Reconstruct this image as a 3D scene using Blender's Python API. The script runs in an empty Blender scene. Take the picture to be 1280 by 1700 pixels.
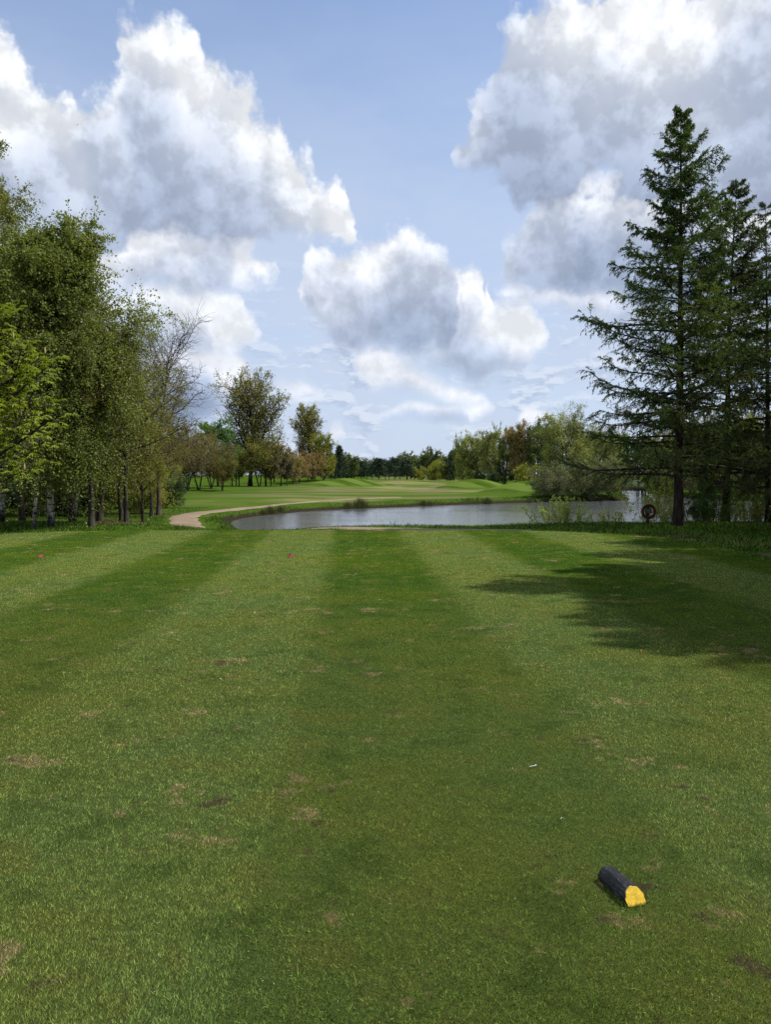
import bpy, math, random
import numpy as np
from mathutils import Vector, Matrix

# ------------------------------------------------------------------ camera
F_PX = 1296.0                  # focal length in pixels of the 1280x1700 photograph
EYE = 1.65
PITCH = math.atan(62.0 / F_PX)
SC = bpy.context.scene
COL = SC.collection
cam_data = bpy.data.cameras.new("camera")
cam_data.sensor_fit = 'VERTICAL'
cam_data.sensor_height = 24.0
cam_data.lens = 24.0 * F_PX / 1700.0
cam_data.clip_start = 0.05
cam_data.clip_end = 8000.0
cam = bpy.data.objects.new("camera", cam_data)
COL.objects.link(cam)
cam.location = (0, 0, EYE)
cam.rotation_euler = (math.radians(90) - PITCH, 0, 0)
SC.camera = cam

SUN_EL = math.radians(54)
SUN_AZ = math.radians(83)      # clockwise from +Y (view direction)
SC.view_settings.view_transform = 'Standard'
SC.view_settings.look = 'None'
SC.view_settings.gamma = 1.0
SC.view_settings.exposure = 0.10
SC.view_settings.use_curve_mapping = False
SC.cycles.max_bounces = 6
SC.cycles.diffuse_bounces = 3
SC.cycles.glossy_bounces = 2
SC.cycles.transmission_bounces = 2
SC.cycles.transparent_max_bounces = 4
SC.cycles.caustics_reflective = False
SC.cycles.caustics_refractive = False

# ------------------------------------------------------------------ sun
sun_data = bpy.data.lights.new("sun", 'SUN')
sun_data.energy = 5.0
sun_data.angle = math.radians(0.5)
sun_data.color = (1.0, 0.95, 0.86)
sun = bpy.data.objects.new("sun", sun_data)
COL.objects.link(sun)
sd = Vector((math.sin(SUN_AZ) * math.cos(SUN_EL), math.cos(SUN_AZ) * math.cos(SUN_EL), math.sin(SUN_EL)))
sun.rotation_euler = sd.to_track_quat('Z', 'Y').to_euler()
sun.location = (30, 5, 40)

# ------------------------------------------------------------------ world: Nishita sky + cumulus field over direction
world = bpy.data.worlds.new("World")
SC.world = world
world.use_nodes = True
world.cycles.sampling_method = 'NONE'


class NG:
    """small node-writing helper"""
    def __init__(self, tree):
        self.t = tree

    def n(self, typ, **kw):
        nd = self.t.nodes.new(typ)
        for k, v in kw.items():
            setattr(nd, k, v)
        return nd

    def link(self, a, b):
        self.t.links.new(a, b)

    def put(self, sock, v):
        if isinstance(v, bpy.types.NodeSocket):
            self.t.links.new(v, sock)
        else:
            sock.default_value = v

    def math(self, op, a, b=None, c=None, clamp=False):
        nd = self.n('ShaderNodeMath', operation=op, use_clamp=clamp)
        self.put(nd.inputs[0], a)
        if b is not None:
            self.put(nd.inputs[1], b)
        if c is not None:
            self.put(nd.inputs[2], c)
        return nd.outputs[0]

    def vmath(self, op, a, b=None, scale=None):
        nd = self.n('ShaderNodeVectorMath', operation=op)
        self.put(nd.inputs[0], a)
        if b is not None:
            self.put(nd.inputs[1], b)
        if scale is not None:
            self.put(nd.inputs['Scale'], scale)
        return nd.outputs['Value'] if op in ('LENGTH', 'DOT_PRODUCT') else nd.outputs['Vector']

    def smooth(self, v, a, b, lo=0.0, hi=1.0):
        nd = self.n('ShaderNodeMapRange', interpolation_type='SMOOTHSTEP')
        self.put(nd.inputs['Value'], v)
        nd.inputs['From Min'].default_value = a
        nd.inputs['From Max'].default_value = b
        nd.inputs['To Min'].default_value = lo
        nd.inputs['To Max'].default_value = hi
        return nd.outputs['Result']

    def mix(self, fac, a, b, mode='MIX'):
        nd = self.n('ShaderNodeMix', data_type='RGBA', blend_type=mode, clamp_factor=True)
        self.put(nd.inputs[0], fac)
        self.put(nd.inputs[6], a if isinstance(a, bpy.types.NodeSocket) else (*a, 1.0))
        self.put(nd.inputs[7], b if isinstance(b, bpy.types.NodeSocket) else (*b, 1.0))
        return nd.outputs[2]

    def mixf(self, fac, a, b):
        nd = self.n('ShaderNodeMix', data_type='FLOAT', clamp_factor=True)
        self.put(nd.inputs[0], fac)
        self.put(nd.inputs[2], a)
        self.put(nd.inputs[3], b)
        return nd.outputs[0]

    def noise(self, vec, scale, detail=2.0, rough=0.5, dims='3D', color=False, lac=2.0):
        nd = self.n('ShaderNodeTexNoise', noise_dimensions=dims)
        if vec is not None:
            self.put(nd.inputs['Vector'], vec)
        nd.inputs['Scale'].default_value = scale
        nd.inputs['Detail'].default_value = detail
        nd.inputs['Roughness'].default_value = rough
        nd.inputs['Lacunarity'].default_value = lac
        return nd.outputs['Color' if color else 'Fac']

    def xyz(self, x, y, z):
        nd = self.n('ShaderNodeCombineXYZ')
        self.put(nd.inputs[0], x)
        self.put(nd.inputs[1], y)
        self.put(nd.inputs[2], z)
        return nd.outputs[0]

    def sep(self, v):
        nd = self.n('ShaderNodeSeparateXYZ')
        self.put(nd.inputs[0], v)
        return nd.outputs


def az_el(px, py):
    x, f, z = px - 640.0, F_PX, 850.0 - py
    y2 = f * math.cos(PITCH) + z * math.sin(PITCH)
    z2 = -f * math.sin(PITCH) + z * math.cos(PITCH)
    return math.atan2(x, y2), math.atan2(z2, math.hypot(x, y2))


# cumulus decks: each is a list of clouds given by the silhouette of its top and of its base
DECK_1 = [
    ([(-300, 40), (-60, 30), (0, 48), (30, 90), (55, 125), (100, 138), (150, 165), (190, 168), (212, 120), (222, 62), (265, 45), (312, 58), (342, 108),
      (385, 150), (430, 185), (462, 232), (478, 285), (500, 292), (522, 284), (545, 300), (562, 292), (588, 308), (606, 375)],
     [(-300, 420), (0, 400), (100, 405), (200, 395), (300, 385), (420, 385), (480, 392), (560, 396), (606, 388)]),
    ([(738, 258), (748, 236), (762, 190), (782, 150), (815, 100), (838, 62), (868, 22), (900, 8), (940, -8), (985, 4), (1010, -15), (1080, -35), (1200, -30), (1300, -70), (1600, -90)],
     [(738, 262), (760, 285), (800, 305), (850, 318), (900, 335), (960, 330), (1020, 318), (1100, 320), (1200, 340), (1600, 360)])]
DECK_2 = [
    ([(-300, 375), (100, 365), (160, 360), (250, 355), (330, 358), (390, 366), (430, 378), (446, 402), (456, 445)],
     [(-300, 520), (150, 485), (200, 492), (260, 496), (320, 486), (400, 476), (446, 468), (456, 455)]),
    ([(488, 492), (500, 435), (518, 402), (545, 400), (570, 414), (600, 395), (640, 386), (690, 398), (730, 422), (756, 430), (768, 413), (792, 412), (806, 440), (809, 470), (800, 500), (812, 512)],
     [(488, 505), (510, 540), (550, 572), (580, 580), (620, 572), (680, 580), (740, 572), (790, 530), (812, 516)])]
DECK_7 = [
    ([(832, 430), (846, 402), (864, 392), (880, 350), (905, 315), (965, 300), (1000, 300), (1030, 295), (1080, 290), (1150, 290), (1280, 280), (1600, 270)],
     [(832, 452), (880, 478), (950, 484), (1050, 500), (1280, 540), (1600, 560)])]
DECK_3 = [
    ([(-300, 470), (200, 466), (240, 464), (300, 464), (370, 484), (408, 496), (416, 530), (426, 562)],
     [(-300, 660), (200, 620), (300, 600), (400, 602), (426, 580)]),
    ([(636, 606), (690, 575), (740, 540), (780, 522), (800, 502), (840, 500), (872, 510), (890, 532), (898, 558)],
     [(636, 612), (700, 608), (760, 612), (800, 632), (850, 636), (880, 606), (898, 572)])]
DECK_4 = [
    ([(-300, 560), (200, 570), (300, 572), (400, 580), (430, 630)], [(-300, 740), (200, 730), (300, 720), (400, 690), (430, 650)]),
    ([(588, 604), (606, 578), (632, 572), (655, 590), (690, 602), (740, 618), (798, 632), (818, 655)],
     [(588, 610), (620, 648), (680, 660), (740, 664), (790, 676), (818, 664)])]
DECK_6 = [
    ([(436, 652), (470, 632), (500, 626), (525, 634), (545, 656)], [(436, 656), (490, 672), (545, 662)]),
    ([(818, 482), (840, 458), (900, 450), (960, 455), (1010, 462), (1100, 470), (1280, 480), (1600, 490)],
     [(818, 492), (870, 512), (940, 525), (1000, 560), (1100, 620), (1280, 660), (1600, 680)])]
DECK_5 = [
    ([(430, 745), (452, 728), (480, 735), (500, 750)], [(430, 750), (470, 756), (500, 754)]),
    ([(545, 722), (556, 700), (574, 700), (582, 718)], [(545, 728), (566, 732), (582, 726)]),
    ([(632, 692), (664, 668), (700, 664), (760, 668), (812, 656), (826, 668)], [(632, 698), (720, 704), (790, 690), (826, 674)]),
    ([(858, 696), (872, 672), (888, 670), (905, 684), (925, 700)], [(858, 706), (890, 712), (925, 708)])]
AZ0, AZ1 = -0.62, 0.62
EL0, EL1 = -0.20, 0.85


def deck_curves(deck):
    """two point lists in (azimuth, elevation): tops and bases; gaps between clouds turn the deck inside out"""
    tops, bots = [], []
    for t, b in sorted(deck, key=lambda c: c[0][0][0]):
        T = [az_el(*p) for p in t]
        B = [az_el(*p) for p in b]
        lo, hi = T[0][0], T[-1][0]
        m0, m1 = (T[0][1] + B[0][1]) / 2, (T[-1][1] + B[-1][1]) / 2
        if lo > AZ0:
            tops.append((lo - 0.012, m0 - 0.07)); bots.append((lo - 0.012, m0 + 0.07))
        tops += T
        bots += [(lo, B[0][1])] + B[1:-1] + [(hi, B[-1][1])]
        if hi < AZ1:
            tops.append((hi + 0.012, m1 - 0.07)); bots.append((hi + 0.012, m1 + 0.07))
    return tops, bots


def curve_node(g, pts, azs):
    nd = g.n('ShaderNodeFloatCurve')
    cu = nd.mapping.curves[0]
    xs = sorted((min(max((a - AZ0) / (AZ1 - AZ0), 0.0), 1.0), (e - EL0) / (EL1 - EL0)) for a, e in pts)
    last = -1
    ded = []
    for x, y in xs:
        if x - last > 0.0015:
            ded.append((x, y)); last = x
    while len(cu.points) < len(ded):
        cu.points.new(0.5, 0.5)
    for p, (x, y) in zip(cu.points, ded):
        p.location = (x, y)
        p.handle_type = 'VECTOR'
    nd.mapping.update()
    g.put(nd.inputs['Value'], azs)
    return nd.outputs[0]


wt = world.node_tree
wt.nodes.clear()
W = NG(wt)
tc = W.n('ShaderNodeTexCoord')
sx = W.sep(tc.outputs['Generated'])
az = W.math('ARCTAN2', sx[0], sx[1])
hyp = W.math('SQRT', W.math('ADD', W.math('MULTIPLY', sx[0], sx[0]), W.math('MULTIPLY', sx[1], sx[1])))
el = W.math('ARCTAN2', sx[2], hyp)
P = W.xyz(az, el, 0.0)


def noise_pair(p):
    """(warp offset, billow) at p; detail gets finer towards the horizon, where the clouds are farther"""
    e = W.sep(p)[1]
    k = W.math('DIVIDE', 0.55, W.math('ADD', W.math('MAXIMUM', e, 0.0), 0.30))
    k = W.math('MINIMUM', k, 1.6)
    q = W.vmath('SCALE', p, scale=1.0)
    w1 = W.noise(q, 7.0, 2.0, 0.5, '2D', True)
    w2 = W.noise(q, 34.0, 4.0, 0.6, '2D', True)
    w1 = W.vmath('SUBTRACT', w1, (0.5, 0.5, 0.5))
    w2 = W.vmath('SUBTRACT', w2, (0.5, 0.5, 0.5))
    amp = W.smooth(e, 0.02, 0.35, 0.38, 1.0)
    off = W.vmath('ADD', W.vmath('SCALE', w1, scale=0.085), W.vmath('SCALE', w2, scale=0.022))
    off = W.vmath('SCALE', off, scale=amp)
    pw = W.vmath('ADD', q, W.vmath('SCALE', w2, scale=0.018))
    vo = W.n('ShaderNodeTexVoronoi', voronoi_dimensions='2D', feature='SMOOTH_F1')
    W.put(vo.inputs['Vector'], pw)
    vo.inputs['Scale'].default_value = 15.0
    vo.inputs['Detail'].default_value = 3.0
    vo.inputs['Roughness'].default_value = 0.55
    vo.inputs['Lacunarity'].default_value = 2.2
    vo.inputs['Smoothness'].default_value = 0.75
    bil = W.math('SUBTRACT', 0.42, vo.outputs['Distance'])
    fb = W.math('SUBTRACT', W.noise(q, 20.0, 5.0, 0.6, '2D'), 0.5)
    nn = W.math('ADD', W.math('MULTIPLY', bil, 0.62), W.math('MULTIPLY_ADD', fb, 0.58, 0.12))
    return off, W.math('MULTIPLY', nn, amp)


off0, nb0 = noise_pair(P)
D1 = (0.012, 0.024, 0.0)
P1 = W.vmath('ADD', P, D1)
off1, nb1 = noise_pair(P1)
P0w = W.vmath('ADD', P, off0)
S0 = W.sep(P0w)
S1 = W.sep(W.vmath('ADD', P1, off1))
u0 = W.math('DIVIDE', W.math('SUBTRACT', S0[0], AZ0), AZ1 - AZ0, clamp=True)
u1 = W.math('ADD', u0, 0.030)
v0 = W.math('DIVIDE', W.math('SUBTRACT', S0[1], EL0), EL1 - EL0)
soft = W.noise(P, 4.5, 2.0, 0.5, '2D')

sky = W.n('ShaderNodeTexSky', sky_type='NISHITA')
sky.sun_disc = False
sky.sun_elevation = SUN_EL
sky.sun_rotation = SUN_AZ
sky.air_density = 1.0
sky.dust_density = 0.6
sky.ozone_density = 1.3
sky.altitude = 50
SKY_S = 0.115
K = 1.0 / SKY_S
base = W.mix(1.0, sky.outputs['Color'], (1.08, 1.24, 1.42), 'MULTIPLY')
# thin high veil, denser low down
veil_n = W.noise(W.vmath('MULTIPLY', P, (3.0, 8.0, 1.0)), 1.6, 4.0, 0.6, '2D')
veil = W.math('MULTIPLY', W.smooth(el, 0.72, 0.14, 0.10, 1.0), W.smooth(veil_n, 0.25, 0.70, 0.80, 0.98))
col = W.mix(veil, base, (0.55 * K, 0.635 * K, 0.80 * K))


def layer(col, deck, dark, mid, white, k, edge, size=0.10, extra=None):
    tp, bp = deck_curves(deck)
    top = curve_node(W, tp, u0)
    bot = curve_node(W, bp, u0)
    top1 = curve_node(W, tp, u1)
    sc_ = (EL1 - EL0) / size
    top1 = W.math('MINIMUM', W.math('MAXIMUM', top1, W.math('SUBTRACT', top, 0.030)), W.math('ADD', top, 0.030))
    ht = W.math('MULTIPLY', W.math('SUBTRACT', top, v0), sc_)
    hb = W.math('MULTIPLY', W.math('SUBTRACT', v0, bot), sc_ * 0.9)
    e0 = W.math('SMOOTH_MIN', ht, hb, 0.15)
    if extra is not None:
        e0 = W.math('MAXIMUM', e0, extra)
    d0 = W.math('ADD', W.math('ADD', e0, 0.17), W.math('MULTIPLY', nb0, 0.55))
    alpha = W.smooth(d0, 0.0, edge)
    # optical depth towards the sun (up and to the right)
    h1 = W.math('MULTIPLY', W.math('SUBTRACT', top1, v0), sc_)
    if extra is not None:
        h1 = W.math('MAXIMUM', h1, extra)
    h1 = W.math('ADD', W.math('ADD', h1, -0.10), W.math('MULTIPLY', nb1, 0.28))
    h1 = W.math('ADD', h1, W.math('MULTIPLY', W.math('SUBTRACT', soft, 0.5), -1.9))
    T = W.math('EXPONENT', W.math('MULTIPLY', W.math('MAXIMUM', h1, 0.0), -k))
    c = W.mix(W.smooth(T, 0.04, 0.50), dark, mid)
    c = W.mix(W.smooth(T, 0.35, 1.0), c, white)
    rel = W.math('MULTIPLY', W.math('SUBTRACT', nb0, nb1), 0.7)
    c = W.vmath('SCALE', c, scale=W.math('ADD', 1.0, W.math('MINIMUM', W.math('MAXIMUM', rel, -0.12), 0.16)))
    return W.mix(alpha, col, c)


def C3(r, g, b):
    return (r * K, g * K, b * K)


# scattered clouds for the rest of the sky (outside the masses above)
side = W.smooth(W.math('ABSOLUTE', az), 0.50, 0.75)
side = W.math('MAXIMUM', side, W.smooth(el, 0.72, 0.95))
ex0 = W.math('SUBTRACT', W.math('MULTIPLY', W.math('SUBTRACT', W.noise(P0w, 3.0, 1.0, 0.5, '2D'), 0.46), 4.0), W.math('MULTIPLY', W.math('SUBTRACT', 1.0, side), 4.0))
# rows of far small cumulus low over the horizon
low_n = W.noise(W.vmath('ADD', W.vmath('MULTIPLY', P, (13.0, 36.0, 1.0)), W.vmath('SCALE', off0, scale=14.0)), 1.0, 4.0, 0.62, '2D')
low_m = W.math('MULTIPLY', W.smooth(el, 0.30, 0.14), W.smooth(el, -0.02, 0.03))
low_up = W.noise(W.vmath('ADD', W.vmath('MULTIPLY', W.vmath('ADD', P, (0.004, 0.007, 0.0)), (13.0, 36.0, 1.0)), W.vmath('SCALE', off0, scale=14.0)), 1.0, 4.0, 0.62, '2D')
lit_ = W.smooth(W.math('SUBTRACT', low_n, low_up), -0.06, 0.07)
col = W.mix(W.math('MULTIPLY', low_m, W.smooth(low_n, 0.47, 0.64, 0.0, 0.50)), col, W.mix(lit_, C3(0.37, 0.46, 0.63), C3(0.76, 0.81, 0.90)))
col = layer(col, DECK_5, C3(0.36, 0.45, 0.62), C3(0.54, 0.62, 0.78), C3(0.78, 0.81, 0.88), 2.2, 0.60, 0.030)
col = layer(col, DECK_6, C3(0.29, 0.37, 0.53), C3(0.48, 0.56, 0.72), C3(0.80, 0.83, 0.90), 1.5, 0.50, 0.07)
col = layer(col, DECK_4, C3(0.29, 0.37, 0.53), C3(0.48, 0.56, 0.72), C3(0.80, 0.83, 0.90), 1.7, 0.50, 0.055)
col = layer(col, DECK_3, C3(0.31, 0.39, 0.54), C3(0.49, 0.57, 0.72), C3(0.82, 0.85, 0.91), 1.4, 0.38, 0.08)
col = layer(col, DECK_7, C3(0.23, 0.305, 0.45), C3(0.45, 0.52, 0.67), C3(0.83, 0.855, 0.91), 1.25, 0.27)
col = layer(col, DECK_2, C3(0.23, 0.305, 0.45), C3(0.45, 0.52, 0.67), C3(0.83, 0.855, 0.91), 1.25, 0.27)
col = layer(col, DECK_1, C3(0.31, 0.375, 0.52), C3(0.48, 0.55, 0.69), C3(0.84, 0.865, 0.91), 1.0, 0.24, extra=ex0)
bg = W.n('ShaderNodeBackground')
W.put(bg.inputs['Color'], col)
bg.inputs['Strength'].default_value = SKY_S
wo = W.n('ShaderNodeOutputWorld')
W.link(bg.outputs[0], wo.inputs['Surface'])

# ------------------------------------------------------------------ helpers
def at(px, py, y):
    """world point on the ray through the photo's pixel (px, py) at distance y in front of the camera"""
    x, f, z = px - 640.0, F_PX, 850.0 - py
    y2 = f * math.cos(PITCH) + z * math.sin(PITCH)
    z2 = -f * math.sin(PITCH) + z * math.cos(PITCH)
    return Vector((x * y / y2, y, EYE + z2 * y / y2))


def smoothstep(a, b, v):
    t = np.clip((v - a) / (b - a), 0, 1)
    return t * t * (3 - 2 * t)


def tag(o, label=None, cat=None, group=None, kind=None):
    if label: o['label'] = label
    if cat: o['category'] = cat
    if group: o['group'] = group
    if kind: o['kind'] = kind
    return o


def empty(name, loc, rz=0.0):
    o = bpy.data.objects.new(name, None)
    o.empty_display_size = 0.3
    COL.objects.link(o)
    o.location = loc
    o.rotation_euler = (0, 0, rz)
    return o


def np_mesh(name, verts, loops, face_sizes, mat=None, attrs=None, smooth=False):
    """mesh from flat numpy arrays"""
    me = bpy.data.meshes.new(name)
    loops = np.asarray(loops).ravel()
    nv, nl, nf = len(verts), len(loops), len(face_sizes)
    me.vertices.add(nv)
    me.vertices.foreach_set('co', np.ascontiguousarray(verts, dtype=np.float32).ravel())
    me.loops.add(nl)
    me.loops.foreach_set('vertex_index', np.ascontiguousarray(loops, dtype=np.int32).ravel())
    me.polygons.add(nf)
    st = np.concatenate(([0], np.cumsum(face_sizes)[:-1])).astype(np.int32)
    me.polygons.foreach_set('loop_start', st)
    for k, v in (attrs or {}).items():
        a = me.attributes.new(k, 'FLOAT', 'POINT')
        a.data.foreach_set('value', np.ascontiguousarray(v, dtype=np.float32))
    me.update(calc_edges=True)
    me.polygons.foreach_set('use_smooth', np.full(nf, bool(smooth)))
    if mat:
        me.materials.append(mat)
    return me


def add_obj(name, me, parent=None, loc=None):
    o = bpy.data.objects.new(name, me)
    COL.objects.link(o)
    if parent is not None:
        o.parent = parent
    if loc is not None:
        o.location = loc
    return o


def new_mat(name):
    m = bpy.data.materials.new(name)
    m.use_nodes = True
    m.node_tree.nodes.clear()
    g = NG(m.node_tree)
    out = g.n('ShaderNodeOutputMaterial')
    return m, g, out


def principled(g, col, rough=0.8, spec=0.3, normal=None, metallic=0.0):
    b = g.n('ShaderNodeBsdfPrincipled')
    g.put(b.inputs['Base Color'], col if isinstance(col, bpy.types.NodeSocket) else (*col, 1))
    g.put(b.inputs['Roughness'], rough)
    b.inputs['Specular IOR Level'].default_value = spec
    b.inputs['Metallic'].default_value = metallic
    if normal is not None:
        g.put(b.inputs['Normal'], normal)
    return b.outputs[0]


def bump(g, h, strength=0.5, dist=0.02):
    b = g.n('ShaderNodeBump')
    b.inputs['Strength'].default_value = strength
    b.inputs['Distance'].default_value = dist
    g.put(b.inputs['Height'], h)
    return b.outputs[0]


def ramp(g, fac, stops):
    r = g.n('ShaderNodeValToRGB')
    g.put(r.inputs[0], fac)
    e = r.color_ramp.elements
    while len(e) < len(stops):
        e.new(0.5)
    for el_, (p, c) in zip(e, stops):
        el_.position = p
        el_.color = (*c, 1)
    return r.outputs[0]


# ------------------------------------------------------------------ land form
WATER_Z = -1.30
POND = np.array([(-8.9, 45.8), (-7.2, 39.5), (-4.0, 34.0), (0, 32.2), (8, 33.2), (14, 37), (22, 39), (32, 38), (46, 36), (70, 40),
                 (70, 76), (52, 80), (42, 84), (37.5, 96), (40, 118), (50, 150), (58, 172), (53, 174), (44, 150), (34, 120), (30.5, 96),
                 (27, 88), (20, 85.5), (12.5, 80), (6.0, 75.5), (1.0, 70.5), (-3.4, 66.5), (-7.0, 61.5), (-9.0, 55), (-9.9, 50)])


def chaikin(p, n=2, closed=True):
    for _ in range(n):
        q = np.roll(p, -1, axis=0) if closed else p[1:]
        a = p if closed else p[:-1]
        new = np.stack([a * .75 + q * .25, a * .25 + q * .75], 1).reshape(-1, 2)
        p = new if closed else np.vstack([p[:1], new, p[-1:]])
    return p


POND_S = chaikin(POND, 2)
PATH_PTS = np.array([(5.2, 27.6), (2.5, 28.2), (-1.5, 28.8), (-5.2, 30.2), (-7.8, 34), (-9.8, 39.5), (-11.4, 44.0),
                     (-12.7, 49.0), (-12.9, 55), (-11.7, 62), (-9.9, 70), (-7.4, 77.5), (-4.0, 84), (1.5, 90)], float)
SIDE_PTS = np.array([(8.7, -8), (8.8, 6), (8.7, 13), (8.8, 16.5), (9.6, 18.8), (12.5, 20.3), (19, 21)], float)
PATH_S = chaikin(PATH_PTS, 2, False)


def seg_dist(X, Y, P, closed):
    """distance to a polyline, and the arc parameter of the closest point"""
    D = np.full(X.shape, 1e9)
    Sx = np.zeros(X.shape)
    n = len(P)
    for i in range(n if closed else n - 1):
        a, b = P[i], P[(i + 1) % n]
        ab = b - a
        t = np.clip(((X - a[0]) * ab[0] + (Y - a[1]) * ab[1]) / (ab @ ab + 1e-12), 0, 1)
        d = np.hypot(X - a[0] - t * ab[0], Y - a[1] - t * ab[1])
        m = d < D
        D = np.where(m, d, D)
        Sx = np.where(m, i + t, Sx)
    return D, Sx


def inside(X, Y, P):
    c = np.zeros(X.shape, bool)
    n = len(P)
    for i in range(n):
        x0, y0 = P[i]
        x1, y1 = P[(i + 1) % n]
        cond = ((y0 > Y) != (y1 > Y))
        xi = (x1 - x0) * (Y - y0) / ((y1 - y0) + 1e-12) + x0
        c ^= cond & (X < xi)
    return c


def vnoise(X, Y, s, seed=0):
    """cheap smooth pseudo noise from rotated sines, about -1..1"""
    r = np.random.RandomState(seed)
    v = 0
    for k in range(5):
        a = r.uniform(0, math.tau)
        f = s * r.uniform(0.7, 1.6)
        v = v + np.sin((X * math.cos(a) + Y * math.sin(a)) * f + r.uniform(0, math.tau) + 1.3 * np.sin((X * math.sin(a) - Y * math.cos(a)) * f * 0.6 + k))
    return v / 3.0


def tee_sd(X, Y):
    """signed distance to the rounded tee platform"""
    cx, cy, hx, hy, r = -2.2, 2.0, 9.4, 20.9, 4.0
    qx = np.abs(X - cx) - (hx - r)
    qy = np.abs(Y - cy) - (hy - r)
    return np.hypot(np.maximum(qx, 0), np.maximum(qy, 0)) + np.minimum(np.maximum(qx, qy), 0) - r


MOUNDS = [(-7.5, 150, 1.75, 8, 14), (3, 175, 1.0, 10, 12), (17.5, 98, 1.55, 4.6, 7), (14.0, 122, 1.75, 5.5, 8), (25, 104, 0.9, 7, 10), (-40, 120, 0.8, 16, 20),
          (8, 220, 0.9, 26, 14), (-16, 92, 0.25, 9, 8), (29, 140, 1.3, 10, 14), (-20, 210, 0.9, 14, 20)]


def height(X, Y, full=False):
    X = np.asarray(X, float)
    Y = np.asarray(Y, float)
    land = -0.28 + (-0.93 + 0.28) * smoothstep(29, 43, Y)
    land = land + 0.14 * smoothstep(90, 130, Y)
    for (mx, my, mh, sx_, sy_) in MOUNDS:
        land = land + mh * np.exp(-((X - mx) / sx_) ** 2 - ((Y - my) / sy_) ** 2)
    far = smoothstep(24, 60, np.hypot(X, Y))
    land = land + vnoise(X, Y, 0.55, 3) * 0.035 + vnoise(X, Y, 0.12, 5) * 0.07 * far
    dp, sp = seg_dist(X, Y, PATH_S, False)
    # the path dips between the platform and the pond
    dip = np.exp(-((Y - 34.5) / 6.0) ** 2) * smoothstep(-1.5, -5, X)
    land = land - smoothstep(3.2, 1.0, dp) * (0.06 + 0.42 * dip)
    sd = tee_sd(X, Y)
    tee = smoothstep(2.6, 0.0, sd)
    h = land * (1 - tee) + (0.012 * vnoise(X, Y, 0.5, 9)) * tee
    # pond
    D, _ = seg_dist(X, Y, POND_S, True)
    ins = inside(X, Y, POND_S)
    D = D + vnoise(X, Y, 1.4, 11) * 0.10
    low = WATER_Z - 0.02
    bank = smoothstep(0.0, 1.0, D)
    lip = smoothstep(0.0, 2.6, D)
    hout = low + (h - low) * (0.62 * bank + 0.38 * lip)
    hin = low - 0.7 * smoothstep(0, 3.0, D)
    wet = ins
    hh = np.where(ins, hin, hout)
    if full:
        return hh, sd, np.where(ins, -D, D), dp, sp
    return hh


def hz(x, y):
    return float(height(np.array([float(x)]), np.array([float(y)]))[0])


def axis(parts):
    out = [parts[0][0]]
    for a, b, n in parts:
        out += list(np.linspace(a, b, n + 1)[1:])
    return np.array(out)


def geo(a, b, n):
    r = (b / a) ** (1.0 / n)
    return [a * r ** k for k in range(1, n + 1)]


gx = np.array(sorted([-v for v in geo(75, 3500, 26)] + list(np.linspace(-75, -16, 130)) + list(np.linspace(-15.75, 16, 128)) + list(np.linspace(16.4, 75, 130)) + geo(75, 3500, 26)))
gy = np.array(sorted([-v for v in geo(20, 2500, 24)] + list(np.linspace(-20, 20, 90)) + list(np.linspace(20.2, 50, 150)) + list(np.linspace(50.3, 100, 150)) + list(np.linspace(101, 240, 110)) + geo(242, 5000, 40)))
GX, GY = np.meshgrid(gx, gy)
H, SD, WD, DP, SP = height(GX, GY, True)
MH = sum(mh * np.exp(-((GX - mx) / sx_) ** 2 - ((GY - my) / sy_) ** 2) for (mx, my, mh, sx_, sy_) in MOUNDS if mh > 1.2)
nx, ny = len(gx), len(gy)
verts = np.stack([GX, GY, H], -1).reshape(-1, 3)
ii = np.arange(nx * ny).reshape(ny, nx)
quads = np.stack([ii[:-1, :-1], ii[:-1, 1:], ii[1:, 1:], ii[1:, :-1]], -1).reshape(-1, 4)


# ------------------------------------------------------------------ turf colour shared by the ground and the blades
STRIPE_DIR = math.radians(-2.74)


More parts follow.
